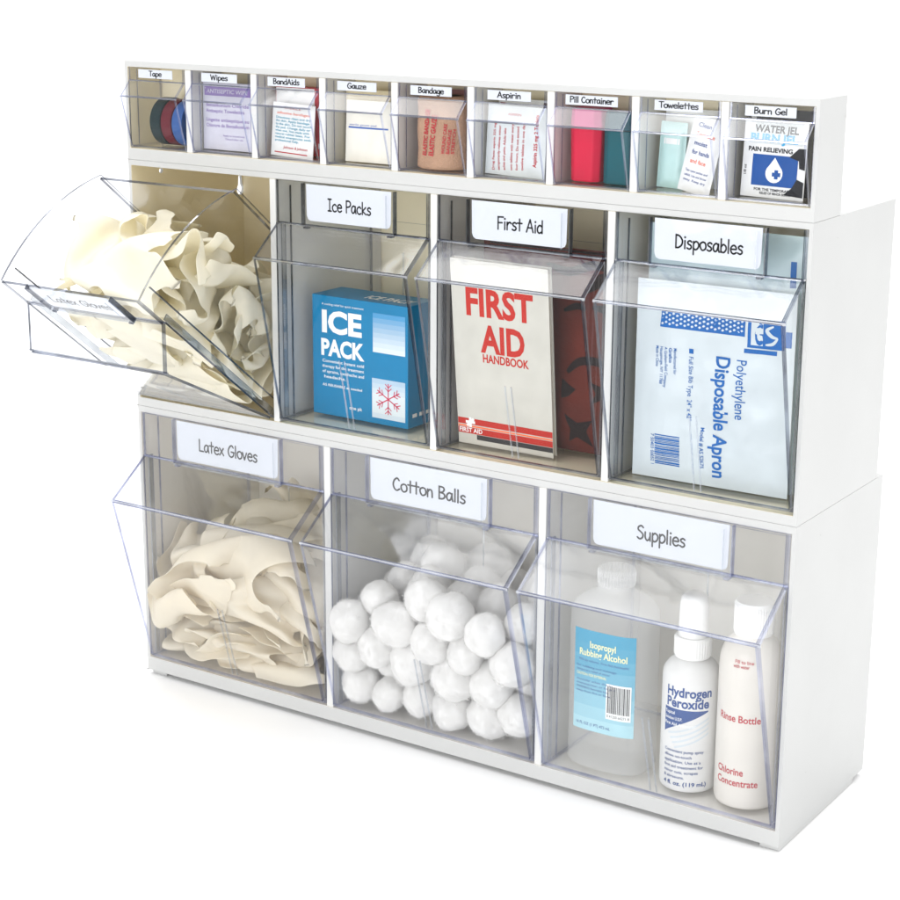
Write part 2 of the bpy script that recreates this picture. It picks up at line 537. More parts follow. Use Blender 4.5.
def cabinet(label, z0, h, d, rail_lo, rail_hi, side, centers, dw, wall, holes=(), pins=(), feet=False):
    root = thing('bin_cabinet', label, 'cabinet', (0, 0, z0), group=None)
    zi0, zi1 = rail_lo, h - rail_hi
    m = MB()
    t = side
    # front ring
    o4 = [(0, 0), (W, 0), (W, h), (0, h)]
    i4 = [(t, zi0), (W - t, zi0), (W - t, zi1), (t, zi1)]
    vs = [(x, 0, z) for x, z in o4] + [(x, 0, z) for x, z in i4]
    m.add(vs, [(i, (i + 1) % 4, 4 + (i + 1) % 4, 4 + i) for i in range(4)], 'white_plastic')
    ob = [(x, d, z) for x, z in o4]
    vo = [(x, 0, z) for x, z in o4] + ob
    m.add(vo, [(i, 4 + i, 4 + (i + 1) % 4, (i + 1) % 4) for i in range(3)], 'white_plastic')   # bottom, right, top
    m.add(ob, [(0, 3, 2, 1)], 'white_plastic')
    yb = d - 3
    vi = [(x, 0, z) for x, z in i4] + [(x, yb, z) for x, z in i4]
    m.add(vi, [(i, (i + 1) % 4, 4 + (i + 1) % 4, 4 + i) for i in range(3)], wall)
    if not holes:
        m.add(vo, [(3, 7, 4, 0)], 'white_plastic')
        m.add(vi, [(3, 0, 4, 7)], wall)
    else:
        for x, y1, za, zb, mt, fl in ((0, d, 0, h, 'white_plastic', False), (t, yb, zi0, zi1, wall, True)):
            bm = bmesh.new()
            E = ring_loop(bm, [(x, 0, za), (x, y1, za), (x, y1, zb), (x, 0, zb)])
            for hp in holes:
                E += ring_loop(bm, [(x, a, b) for a, b in hp])
            res = bmesh.ops.triangle_fill(bm, edges=E, use_beauty=True)
            bm.verts.index_update()
            m.add([tuple(v.co) for v in bm.verts], [tuple(v.index for v in f.verts) for f in bm.faces], mt)
            bm.free()
        for hp in holes:
            n = len(hp)
            m.add([(0, a, b) for a, b in hp] + [(t, a, b) for a, b in hp], [(i, (i + 1) % n, n + (i + 1) % n, n + i) for i in range(n)], 'white_plastic')
    for py, pz in pins:      # moulded pivot dimples on the right-hand side
        m.lathe([(1.3, -0.1), (1.3, 0.35), (0.5, 0.5)], 0, 0, 'pin_grey', 12)
        n = 36
        for i in range(len(m.v) - n, len(m.v)):
            a, b, c = m.v[i]
            m.v[i] = (W + c, py + a, pz + b)
    hs = m.build('housing', root)
    bm = bmesh.new()
    bm.from_mesh(hs.data)
    bmesh.ops.remove_doubles(bm, verts=bm.verts, dist=1e-6)
    bmesh.ops.recalc_face_normals(bm, faces=bm.faces)
    bm.to_mesh(hs.data)
    bm.free()
    bv = hs.modifiers.new("bevel", 'BEVEL')
    bv.width = 0.0009
    bv.segments = 2
    bv.limit_method = 'ANGLE'
    bv.angle_limit = R(50)
    b = MB()
    b.box(t + .1, W - t - .1, yb - 2.5, yb - .2, zi0 + .1, zi1 - .1, wall)
    b.build('back_panel', root)
    for c in centers:
        dd = MB()
        dd.box(c - dw / 2, c + dw / 2, 0.3, yb - 2.7, zi0 + .05, zi1 - .05, 'white_plastic_lifted')
        dd.build('divider', root, bevel=0.7)
    if feet:
        for x0, x1 in ((2, 18), (W - 16, W - .5)):
            f = MB()
            f.prism([(x0, -4.2), (x1, -4.2), (x1, -.05), (x0, -.05)], 'y', 4, d - 20, 'white_plastic')
            f.build('foot', root, bevel=0.5)
    return root


def disc_poly(cy, cz, r, n=16):
    return [(cy + r * math.cos(a * math.tau / n), cz + r * math.sin(a * math.tau / n)) for a in range(n)]


ZC, ZB, ZA = 0.0, H3, H3 + H2
key = [(138 + 4.6 * math.cos(R(a)), 407.5 - ZB + 4.6 * math.sin(R(a))) for a in range(130, 411, 20)]
key += [(139.9, 419.5 - ZB), (138, 421.3 - ZB), (136.1, 419.5 - ZB)]
cabinet('large white bottom cabinet of the stack with three big bin compartments', ZC, H3, D3, 12, 5.5, 3.2, (200.3, 399.7), 6.5, 'grey_ivory_plastic',
        pins=((42.5, 223), (41.5, 43)), feet=True)
cabinet('white middle cabinet of the stack with four compartments, cream inside', ZB + .05, H2 - .1, D2, 7.5, 4.5, 3.2, (150.3, 301.8, 450.6), 6.0, 'ivory_plastic',
        holes=(key, disc_poly(36, 434 - ZB, 2.2, 12)), pins=((40.7, 432 - ZB),))
cabinet('shallow white top cabinet of the stack with nine small compartments', ZA, H1, D1, 9.5, 4.8, 3.2,
        [66.65 * k for k in range(1, 9)], 6.0, 'ivory_plastic', pins=((42.0, 512.4 - ZA),))


# ------------------------------------------------------------------ clear tip-out bins
def arc_pts(b, H, zb):
    a1 = math.asin(b / H)
    return [(H * math.sin(a1 * k / 14), H * math.cos(a1 * k / 14)) for k in range(15)]


def tip_bin(label, text, x0, x1, zh, H, zl, P, b, card, cap, tw, group, ang=0.0, edge='clear_edge', th=2.1, small=False):
    w2 = (x1 - x0) / 2
    pane = 'clear_milky' if H > 200 else 'clear_plastic'
    root = thing('tip_out_bin', label, 'bin', ((x0 + x1) / 2, 1.0, zh), (ang, 0, 0), group)
    m = MB()
    e = .15
    side = [(0, 0), P, (0, zl)] + arc_pts(b, H, 0) + [(b, 1.5)]
    for s in (-1, 1):
        xa, xb = sorted((s * w2, s * (w2 - th)))
        m.prism(side, 'x', xa, xb, pane, edge)
    xi = w2 - th - e
    sl = th
    m.slab((0, H), (0, zl), sl, -xi, xi, pane, edge)                      # label panel
    m.slab((e, zl - e), (P[0] + .2, P[1] + .1), sl, -xi, xi, 'clear_lip_haze', edge)   # lip
    m.slab((P[0] + .3, P[1] - e), (e, 2.2), sl, -xi, xi, pane, edge)       # slanted front
    m.slab((e, 1.9), (b - th - e, 1.9), sl, -xi, xi, pane, edge)           # floor
    zb = math.sqrt(H * H - b * b)
    m.slab((b - th, 1.6), (b - th, zb), -sl, -xi, xi, pane, edge)          # back wall
    k = 0.55 if small else 1.0
    # nose bead, lip strip brightened as edge highlights, fold line up each side, stiffening ribs
    m.slab((P[0] - .5 * k, P[1] + .9 * k), (P[0] - .5 * k, P[1] - 1.1 * k), -1.3 * k, -w2 - .1, w2 + .1, 'bead_glint', 'bead_glint')
    m.slab((-.25, zl + .9 * k), (-.25, zl - .7 * k), -.9 * k, -w2 + .1, w2 - .1, 'bead_glint', 'bead_glint')
    for s in (-1, 1):
        xa, xb = sorted((s * (w2 + .35 * k), s * (w2 + .02)))
        m.prism([(-.7 * k, 1), (.7 * k, 1), (.7 * k, zl), (-.7 * k, zl)], 'x', xa, xb, edge)
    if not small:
        for s in (-1, 1):      # step in the side wall, tinted dark to paint its grazing-angle darkening
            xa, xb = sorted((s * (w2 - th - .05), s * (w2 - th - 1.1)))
            m.prism([(2.2, 2.6), (7.2, 2.6), (7.2, zl), (2.2, zl)], 'x', xa, xb, 'clear_grazing_dark', edge)
    yr = b * .11 if not small else b * .2
    for s in (-1, 1):
        xa, xb = sorted((s * (w2 - th - .02), s * (w2 - th - 1.0 * k)))
        m.prism([(yr, 2.2), (yr + 1.1 * k, 2.2), (yr + 1.1 * k, H * .97), (yr, H * .97)], 'x', xa, xb, edge)
    if not small:
        d = math.hypot(*P)
        uy, uz = P[0] / d, P[1] / d
        for s in (-1, 1):       # pair of moulded ribs low on the front
            q0 = (uy * d * .02, uz * d * .02 + 1.0)
            q1 = (uy * d * .44, uz * d * .44 + 1.0)
            m.slab(q0, q1, -1.1, s * 2.6 - .45, s * 2.6 + .45, 'clear_rib', 'clear_rib')
        m.prism([(b * .55, 2.1), (b * .55 + 1.2, 2.1), (b * .55 + 1.2, zb * .9), (b * .55, zb * .9)], 'x', -.6, .6, 'clear_rib')
    m.build('bin_shell', root)
    cx0, cx1, cz0, cz1 = card[0] - w2, card[1] - w2, card[2], card[3]
    if small:
        y = -0.5
        c = MB()
        c.box(cx0, cx1, y, y + .35, cz0, cz1, 'card_white')
        fn = lambda u, v: (u, y - .06, v)
        c.hand(fn, text, (cx0 + cx1) / 2, (cz0 + cz1) / 2 - cap * .42, cap, tw, wgt=.085)
        c.build('label_card', root)
    else:
        c = MB()
        y = -2.2
        rc = 4.0
        poly = [(cx0, cz1), (cx0 + .4, cz0 + rc), (cx0 + 1.6, cz0 + 1.2), (cx0 + rc, cz0), (cx1 - rc, cz0), (cx1 - 1.6, cz0 + 1.2), (cx1 - .4, cz0 + rc), (cx1, cz1)]
        c.prism(poly, 'y', y, y + .4, 'card_white')
        fn = lambda u, v: (u, y - .06, v)
        c.hand(fn, text, (cx0 + cx1) / 2 + 1.0, cz0 + (cz1 - cz0) * .32, cap, tw)
        c.build('label_card', root)
        h = MB()
        g0, g1 = cx0 - 2.6, cx1 + 2.6
        z0 = cz0 - 3.6
        h.box(g0, g1, -4.2, -3.0, z0, H - .6, pane)
        for xa in (g0 - 1.0, g1):
            h.box(xa, xa + 1.0, -4.2, -.1, z0, H - .6, edge)
        h.box(g0 - 1.0, g1 + 1.0, -4.25, -.1, z0 - 1.1, z0 - .05, 'clear_rib')
        h.box(g1 - 6.2, g1 - 5.6, -4.6, -4.22, z0 + 3, H - 4, 'clear_rib')
        for xa in (g0 + 1, g1 - 5):        # little clips under the holder
            h.box(xa, xa + 4, -4.6, -.2, z0 - 2.6, z0 - 1.15, edge)
        h.build('label_holder', root)
    return root


TOPTXT = [('Tape', 13, 'holding rolls of coloured tape'), ('Wipes', 17, 'holding lilac antiseptic wipe packets'),
          ('BandAids', 25, 'holding a white packet with teal print'), ('Gauze', 17, 'holding a white gauze packet with one blue line'),
          ('Bandage', 22, 'holding a tan bandage roll'), ('Aspirin', 19, 'holding packets with red vertical print'),
          ('Pill Container', 34, 'holding a red and a teal pill container'), ('Towelettes', 29, 'holding a tilted towelette packet'),
          ('Burn Gel', 23, 'holding a blue and black gel packet')]
TB = []
for i, (t_, w_, d_) in enumerate(TOPTXT):
    xa, xb = 66.65 * i + 3.4, 66.65 * (i + 1) - 3.4
    if i == 0:
        xa = 3.7
    if i == 8:
        xb = 596.3
    cw = max(36, w_ + 7)
    cc = (xb - xa) / 2 - 1
    TB.append((xa, xb))
    tip_bin('small clear top row bin labelled %s, %s' % (t_, d_), t_, xa, xb, 456.6, 64.4, 54.0, (-11.3, 42.0), 37.0,
            (cc - cw / 2, cc + cw / 2, 56.4, 63.2), 4.0, w_, 'small clear bins of the top row', edge='clear_edge_pale', th=1.3, small=True)

MIDX = [(3.8, 146.9), (153.7, 298.4), (305.2, 447.2), (454.0, 596.2)]
MIDT = [('Latex Gloves', 62, 'clear bin tipped open at the left of the middle row, heaped with gloves'),
        ('Ice Packs', 40, 'clear closed bin labelled Ice Packs, holding a blue box'),
        ('First Aid', 38, 'clear closed bin labelled First Aid, holding a handbook and a red pouch'),
        ('Disposables', 50, 'clear closed bin labelled Disposables, holding a plastic apron packet')]
OPEN = 51.5
for i, ((xa, xb), (t_, w_, d_)) in enumerate(zip(MIDX, MIDT)):
    tip_bin(d_, t_, xa, xb, 249.2, 192.6, 159.0, (-30.0, 135.0), 124.0, (31, 111, 163.5, 191.5), 9.0, w_,
            'clear bins of the middle row', ang=(OPEN if i == 0 else 0.0))
BOTX = [(4.0, 196.6), (204.0, 396.0), (403.4, 596.0)]
BOTT = [('Latex Gloves', 62, 'big clear bin labelled Latex Gloves, full of crumpled cream gloves'),
        ('Cotton Balls', 67, 'big clear bin labelled Cotton Balls, full of white balls'),
        ('Supplies', 38, 'big clear bin labelled Supplies, holding three bottles')]
for (xa, xb), (t_, w_, d_) in zip(BOTX, BOTT):
    tip_bin(d_, t_, xa, xb, 13.8, 220.0, 182.0, (-42.0, 152.0), 137.0, (40, 148, 185.5, 219), 10.0, w_,
            'big clear bins of the bottom row', edge='clear_edge_pale', th=2.6)

# ------------------------------------------------------------------ latex gloves
def cap_sd(px, py, ax, ay, bx, by, r):
    dx, dy = bx - ax, by - ay
    t = max(0, min(1, ((px - ax) * dx + (py - ay) * dy) / (dx * dx + dy * dy)))
    return math.hypot(px - ax - t * dx, py - ay - t * dy) - r


def glove_sd(x, y):
    d = max(abs(x) - 40, abs(y + 10) - 50) if True else 0
    d = max(abs(x) - 41 - 3 * math.sin(y * .05), abs(y + 20) - 62)
    for ax, ay, bx, by, r in ((-31, 38, -43, 98, 9.5), (-10, 42, -14, 116, 10), (12, 42, 14, 110, 10), (31, 36, 40, 88, 9), (36, -14, 74, 34, 11)):
        d = min(d, cap_sd(x, y, ax, ay, bx, by, r))
    return d


def glove_flat(step=8.5):
    xs = np.arange(-65, 95, step)
    ys = np.arange(-95, 140, step)
    sd = {}
    for i, x in enumerate(xs):
        for j, y in enumerate(ys):
            sd[(i, j)] = glove_sd(x, y)
    pts, idx, faces = [], {}, []
    for i in range(len(xs) - 1):
        for j in range(len(ys) - 1):
            q = [(i, j), (i + 1, j), (i + 1, j + 1), (i, j + 1)]
            if all(sd[k] < step * .55 for k in q):
                for k in q:
                    if k not in idx:
                        idx[k] = len(pts)
                        x, y = xs[k[0]], ys[k[1]]
                        s = sd[k]
                        if s > -step * .45:   # pull rim points onto the outline
                            gx = glove_sd(x + .5, y) - glove_sd(x - .5, y)
                            gy = glove_sd(x, y + .5) - glove_sd(x, y - .5)
                            n = math.hypot(gx, gy) or 1
                            x, y = x - s * gx / n, y - s * gy / n
                            s = 0
                        pts.append((x, y, s))
                faces.append([idx[k] for k in q])
    return pts, faces


GP, GF = glove_flat()
_ec = {}
for f in GF:
    for a, b in zip(f, f[1:] + f[:1]):
        _ec[(min(a, b), max(a, b))] = _ec.get((min(a, b), max(a, b)), 0) + 1
RIM = set()
for (a, b), n in _ec.items():
    if n == 1:
        RIM |= {a, b}


for i in RIM:
    x, y, s_ = GP[i]
    for _ in range(3):
        s_ = glove_sd(x, y)
        gx = glove_sd(x + .5, y) - glove_sd(x - .5, y)
        gy = glove_sd(x, y + .5) - glove_sd(x, y - .5)
        n_ = math.hypot(gx, gy) or 1
        x, y = x - s_ * gx / n_, y - s_ * gy / n_
    GP[i] = (x, y, 0)


_nb = {i: set() for i in range(len(GP))}
for f in GF:
    for a, b in zip(f, f[1:] + f[:1]):
        _nb[a].add(b)
        _nb[b].add(a)


def settle(G, F, planes, drops, seed, steps=420, iters=7, rep=6.5, gap=22, grav=0.12, bend=.9):
    """soft sheets (one per entry of drops) falling one after another into a bin bounded by planes"""
    rs_ = np.random.RandomState(seed)
    n = len(G)
    E = {}
    for f in F:
        for a, b in zip(f, f[1:] + f[:1]):
            E[(min(a, b), max(a, b))] = .9
        E[(min(f[0], f[2]), max(f[0], f[2]))] = .55
        E[(min(f[1], f[3]), max(f[1], f[3]))] = .55
    nb = {}
    for (a, b), k in list(E.items()):
        if k == .9:
            nb.setdefault(a, []).append(b)
            nb.setdefault(b, []).append(a)
    for c, l in nb.items():
        for i in range(len(l)):
            for j in range(i):
                va, vb = G[l[i]] - G[c], G[l[j]] - G[c]
                if va.dot(vb) < -.8 * np.linalg.norm(va) * np.linalg.norm(vb):
                    E.setdefault((min(l[i], l[j]), max(l[i], l[j])), .10)
    e = np.array(list(E.keys()))
    ks = np.array(list(E.values()))
    L0 = np.linalg.norm(G[e[:, 0]] - G[e[:, 1]], axis=1)
    m = len(drops)
    X = np.zeros((m * n, 3))
    for k, (c, eul) in enumerate(drops):
        a, b, g_ = eul
        Rz = np.array([[math.cos(g_), -math.sin(g_), 0], [math.sin(g_), math.cos(g_), 0], [0, 0, 1]])
        Ry = np.array([[math.cos(b), 0, math.sin(b)], [0, 1, 0], [-math.sin(b), 0, math.cos(b)]])
        Rx = np.array([[1, 0, 0], [0, math.cos(a), -math.sin(a)], [0, math.sin(a), math.cos(a)]])
        P = G.copy()
        # pre-bend so that the sheet starts loosely folded
        P[:, 2] += 26 * np.sin(P[:, 0] / 21 + rs_.uniform(0, 6)) + 26 * np.sin(P[:, 1] / 27 + rs_.uniform(0, 6)) + rs_.normal(0, .5, n)
        P[:, 0] *= .72
        P[:, 1] *= .72
        X[k * n:(k + 1) * n] = P @ (Rz @ Ry @ Rx).T + np.array(c)
    ee = (e[None] + (np.arange(m) * n)[:, None, None]).reshape(-1, 2)
    kk = np.tile(ks, m)
    LL = np.tile(L0, m)
    N = m * n
    gid = np.repeat(np.arange(m), n)
    uv = np.tile(G, (m, 1))
    Xp = X.copy()
    PN = np.array([p[0] for p in planes])
    PD = np.array([p[1] for p in planes])
    pairs = None
    for it in range(steps):
        act = min(m, 1 + it // gap)
        hi = act * n
        v = (X - Xp) * .93
        sp = np.linalg.norm(v, axis=1, keepdims=True)
        v *= np.minimum(1, 5.0 / np.maximum(sp, 1e-9))
        Xp = X.copy()
        X[:hi] += v[:hi]
        X[:hi, 2] -= grav
        ne = len(e) * act
        a, b, k_, l_ = ee[:ne, 0], ee[:ne, 1], kk[:ne], LL[:ne]
        cnt = np.bincount(a, k_, N) + np.bincount(b, k_, N) + 1e-6
        # neighbours
        if it % 3 == 0:
            Y = X[:hi]
            cell = np.floor(Y / rep).astype(np.int64) + 1000
            key_ = (cell[:, 0] * 4096 + cell[:, 1]) * 4096 + cell[:, 2]
            o = np.argsort(key_, kind='stable')
            ks_ = key_[o]
            PA, PB = [], []
            for dx in (-1, 0, 1):
                for dy in (-1, 0, 1):
                    for dz in (-1, 0, 1):
                        w_ = (dx * 4096 + dy) * 4096 + dz
                        if w_ < 0:
                            continue
                        q = ks_ + w_
                        s0 = np.searchsorted(ks_, q, 'left')
                        s1 = np.searchsorted(ks_, q, 'right')
                        for t in range(int((s1 - s0).max())):
                            idx = s0 + t
                            ok = idx < s1
                            if w_ == 0:
                                ok &= idx > np.arange(len(q))
                            PA.append(o[ok])
                            PB.append(o[idx[ok]])
            pa, pb = np.concatenate(PA), np.concatenate(PB)
            far = (gid[pa] != gid[pb]) | (((uv[pa] - uv[pb]) ** 2).sum(1) > (rep * 1.75) ** 2)
            pa, pb = pa[far], pb[far]
        for _ in range(iters):
            d = X[a] - X[b]
            L = np.linalg.norm(d, axis=1)
            c = (d * ((L - l_) / np.maximum(L, 1e-9) * k_ * .5)[:, None])
            for ax in range(3):
                X[:, ax] += 1.7 * (np.bincount(b, c[:, ax], N) - np.bincount(a, c[:, ax], N)) / np.maximum(cnt, 1.0) 
            d = X[pa] - X[pb]
            L = np.linalg.norm(d, axis=1)
            s = np.maximum(rep - L, 0) / np.maximum(L, 1e-6) * .2
            c = d * s[:, None]
            for ax in range(3):
                X[:, ax] += np.bincount(pa, c[:, ax], N) - np.bincount(pb, c[:, ax], N)
            for q in range(len(PN)):
                s = X[:hi] @ PN[q] - PD[q]
                bad = s < 0
                if bad.any():
                    X[:hi][bad] -= s[bad][:, None] * PN[q]
                    Xp[:hi][bad] += (X[:hi][bad] - Xp[:hi][bad]) * .25
    return X.reshape(m, n, 3)


def pl(n, p):
    n = Vector(n).normalized()
    return (n, n.dot(Vector(p)))


zh = 13.8
fr_n = (0, 152, 42)      # inward normal of the slanted front


def glove(P, label, group, mat, thick=0.7):
    Q = P.copy()
    for _ in range(1):       # take the storage steps out again
        R_ = Q.copy()
        for i, js in _nb.items():
            if len(js) > 2:
                R_[i] = Q[i] * .55 + Q[list(js)].mean(0) * .45
        Q = R_
    bm = bmesh.new()
    bv = [bm.verts.new(p) for p in Q]
    for f in GF:
        bm.faces.new([bv[i] for i in f])
    bm.normal_update()
    V, lay = [], []
    for s in (1, -1):
        ids = []
        for i, v in enumerate(bv):
            if s == -1 and i in RIM:
                ids.append(lay[0][i])
                continue
            ids.append(len(V))
            h = 0 if i in RIM else s * (.22 + thick * (1 - math.exp(GP[i][2] / 7.0)))
            V.append(tuple(v.co + v.normal * h))
        lay.append(ids)
    bm.free()
    m = MB()
    m.add(V, [tuple(lay[0][i] for i in f) for f in GF] + [tuple(lay[1][i] for i in f[::-1]) for f in GF], mat, True)
    o = m.build('latex_glove')
    ss = o.modifiers.new("smooth", 'SUBSURF')
    ss.levels = 2
    ss.render_levels = 2
    tag(o, label, 'glove', group)
    return o


G0 = np.array([(x, y, 0) for x, y, _ in GP], float)


def npl(n, p):
    n, d = pl(n, p)
    return np.array(n), d


rq = np.random.RandomState(3)
pA = [npl((1, 0, 0), (8, 0, 0)), npl((-1, 0, 0), (192.5, 0, 0)), npl(fr_n, (0, 4.5, zh)), npl((0, 0, 1), (0, 0, zh + 4)),
      npl((0, -1, 0), (0, 131, 0)), npl((0, 1, 0), (0, -36, 0)), npl((0, 0, -1), (0, 0, 178))]
drA = [((rq.uniform(60, 118), rq.uniform(0, 80), 50 + k * 5), (rq.uniform(.7, 1.5), rq.uniform(-.6, .6), rq.uniform(-.6, .6))) for k in range(26)]
for P in settle(G0, GF, pA, drA, 1, steps=180, iters=6, rep=9.0, gap=1, grav=.16):
    glove(P, 'crumpled cream latex glove in the closed bin at the bottom left', 'crumpled latex gloves piled in the closed bin', 'latex')

ca, sa = math.cos(R(OPEN)), math.sin(R(OPEN))


def npb(n, p):       # plane given in the tipped bin's own (y, z)
    return npl((0, n[0] * ca - n[1] * sa, n[0] * sa + n[1] * ca), (0, 1 + p[0] * ca - p[1] * sa, 249.2 + p[0] * sa + p[1] * ca))


pB = [npl((1, 0, 0), (8.5, 0, 0)), npl((-1, 0, 0), (142.2, 0, 0)), npb((1, 0), (4.5, 0)), npb((0, 1), (0, 5)), npb((-1, 0), (118.5, 0)), npb((0, -1), (0, 184))]
drB = [((rq.uniform(55, 95), rq.uniform(-60, 0), 290 + k * 6), (rq.uniform(-.9, .9), rq.uniform(-.9, .9), rq.uniform(0, 6.3))) for k in range(19)]
for P in settle(G0, GF, pB, drB, 2, steps=180, iters=6, rep=9.0, gap=1, grav=.14):
    glove(P, 'crumpled pale latex glove heaped in the tipped open bin', 'crumpled latex gloves heaped in the open bin', 'latex_pale')

# ------------------------------------------------------------------ cotton balls: settle spheres in the middle bin
rs = np.random.RandomState(21)
NB = 94
rad = rs.uniform(14.8, 19.0, NB)
pos = np.stack([rs.uniform(226, 375, NB), rs.uniform(5, 112, NB), rs.uniform(40, 330, NB)], 1)
pos[:, 2] = 34 + np.argsort(np.argsort(pos[:, 2])) * 3.4
cpl = [((1, 0, 0), (206.2, 0, 0)), ((-1, 0, 0), (393.8, 0, 0)), (fr_n, (0, 3.2, zh)), ((0, 0, 1), (0, 0, zh + 2.1)), ((0, -1, 0), (0, 135, 0))]
cpl = [(np.array(pl(n, p)[0]), pl(n, p)[1]) for n, p in cpl]
for it in range(900):
    pos[:, 2] -= 0.9 if it < 650 else 0.15
    for _ in range(3):
        dv = pos[:, None, :] - pos[None, :, :]
        ds = np.sqrt((dv ** 2).sum(-1)) + 1e-6
        ov = np.clip(0.95 * (rad[:, None] + rad[None, :]) - ds, 0, None)
        np.fill_diagonal(ov, 0)
        pos += (dv / ds[..., None] * ov[..., None]).sum(1) * 0.28
        for n, d in cpl:
            s = pos @ n - d - rad
            pos -= np.minimum(s, 0)[:, None] * n
ball_me = []
for vi in range(6):
    bm = bmesh.new()
    bmesh.ops.create_icosphere(bm, subdivisions=4, radius=1.0)
    o_ = Vector((vi * 7.3, vi * 3.1, 1.7))
    for v in bm.verts:
        p = v.co.normalized()
        s = 1 + .11 * noise.noise(p * 1.5 + o_) + .05 * noise.noise(p * 4.0 + o_) + .022 * noise.turbulence(p * 9 + o_, 3, True)
        v.co = p * s
    for f in bm.faces:
        f.smooth = True
    rf = random.Random(40 + vi)
    for _ in range(1300):     # loose fibres lying over the ball and lifting off it
        n_ = Vector((rf.gauss(0, 1), rf.gauss(0, 1), rf.gauss(0, 1))).normalized()
        t_ = n_.cross(Vector((rf.gauss(0, 1), rf.gauss(0, 1), rf.gauss(0, 1)))).normalized()
        b_ = n_.cross(t_) * rf.uniform(.004, .009)
        ln = rf.uniform(.15, .4)
        lift = rf.uniform(-.02, .075)
        rad0 = 1.0 + .11 * noise.noise(n_ * 1.5 + o_) + .05 * noise.noise(n_ * 4.0 + o_)
        vv = []
        for q_ in (-1, 0, 1):
            c_ = (n_ + t_ * (q_ * ln)).normalized() * (rad0 + lift + .045 * (1 - q_ * q_))
            vv.append((bm.verts.new(c_ - b_), bm.verts.new(c_ + b_)))
        for a_, c_ in zip(vv, vv[1:]):
            bm.faces.new((a_[0], c_[0], c_[1], a_[1]))
    for f in bm.faces:
        f.smooth = True
    me = bpy.data.meshes.new('cotton_ball')
    bm.to_mesh(me)
    bm.free()
    me.materials.append(MATS['cotton'])
    ball_me.append(me)
for i in range(NB):
    o = bpy.data.objects.new('cotton_ball', ball_me[i % 6])
    COL.objects.link(o)
    o.location = [float(c) * .001 for c in pos[i]]
    o.rotation_euler = [float(a) for a in rs.uniform(0, 6.28, 3)]
    o.scale = [float(rad[i]) * .001 * q for q in (1.06, rs.uniform(.9, 1.08), rs.uniform(.88, 1.02))]
    tag(o, 'fluffy white cotton ball among many in the bottom middle bin', 'cotton ball', 'cotton balls in the bottom middle bin')

# ------------------------------------------------------------------ ice pack box
FLOOR2 = 251.3
root = thing('ice_pack_box', 'blue box of instant cold packs with white ICE PACK lettering', 'box', (165.5, 29, FLOOR2), (0, 0, -1.5))
m = MB()
bw, bd, bh = 95.0, 38.0, 97.5
m.box(0, bw, 0, bd, 0, bh, 'ice_blue')
body = m.build('carton', root, bevel=0.6)
m = MB()
F = lambda u, v: (u, -.12, v)
F2 = lambda u, v: (u, -.2, v)
def rbox(m, fn, u0, u1, v0, v1, mat):
    m.add([fn(u0, v0), fn(u1, v0), fn(u1, v1), fn(u0, v1)], [(0, 1, 2, 3)], mat)
m.write(F, 'ICE', 9, 68.5, 16.5, 'ink_white', bold=.042, width=41)
m.write(F, 'PACK', 8.5, 49.5, 12.5, 'ink_white', bold=.04, width=44)
m.write(F, 'A cooling relief for quick treatment', 10, 90, 1.7, 'ink_white', width=42)
for i, t_ in enumerate(('Convenient instant cold', 'therapy for the treatment', 'of sprains, toothache and', 'headache.')):
    m.write(F, t_, 10 + (1.5 if i == 3 else 0), 43.5 - i * 4.3, 2.4, 'ink_white', bold=.008, width=(22 if i == 3 else 42))
m.write(F, 'AS REUSABLE as needed', 10, 24, 2.0, 'ink_white', bold=.01, width=40)
m.write(F, 'one pk', 37, 8, 2.6, 'ink_white', bold=.015, width=13)
for i in range(8):
    rbox(m, F, 61, 92.5, 58 + (7 - i) * 3.9, 58 + (8 - i) * 3.9, 'ice_fade_%d' % i)
for i in range(8):
    rbox(m, F, 60, 92.5, 5 + (i) * 4.0, 5 + (i + 1) * 4.0, 'ice_fade_%d' % (7 - abs(i - 4) if i > 4 else 7 - (1 if i == 0 else 0)))
def stroke(m, fn, a, b, wd, mat):
    d = math.hypot(b[0] - a[0], b[1] - a[1])
    n = (-(b[1] - a[1]) / d * wd / 2, (b[0] - a[0]) / d * wd / 2)
    m.add([fn(a[0] - n[0], a[1] - n[1]), fn(b[0] - n[0], b[1] - n[1]), fn(b[0] + n[0], b[1] + n[1]), fn(a[0] + n[0], a[1] + n[1])], [(0, 1, 2, 3)], mat)
cx, cz = 76.0, 21.5
for k in range(6):
    a = R(90 + 60 * k)
    F3 = (lambda kk: (lambda u, v: (u, -.2 - .02 * kk, v)))(k)
    e_ = (cx + 12.5 * math.cos(a), cz + 12.5 * math.sin(a))
    stroke(m, F3, (cx, cz), e_, .9, 'snow_red')
    for t_ in (.5, .74):
        p0 = (cx + 12.5 * t_ * math.cos(a), cz + 12.5 * t_ * math.sin(a))
        for s in (-1, 1):
            stroke(m, F3, p0, (p0[0] + 4.2 * math.cos(a + s * R(48)), p0[1] + 4.2 * math.sin(a + s * R(48))), .7, 'snow_red')
FT = lambda u, v: (u, v, bh + .1)
m.write(FT, 'ICE PACK', 44, 10, 11, 'ink_white', bold=.03, width=46)
FS = lambda u, v: (bw + .1, u, v)
for i in range(3):
    rbox(m, FS, 6 + 9 * i, 12 + 9 * i, 8, 11, 'ink_white')
m.build('printed_artwork', root)

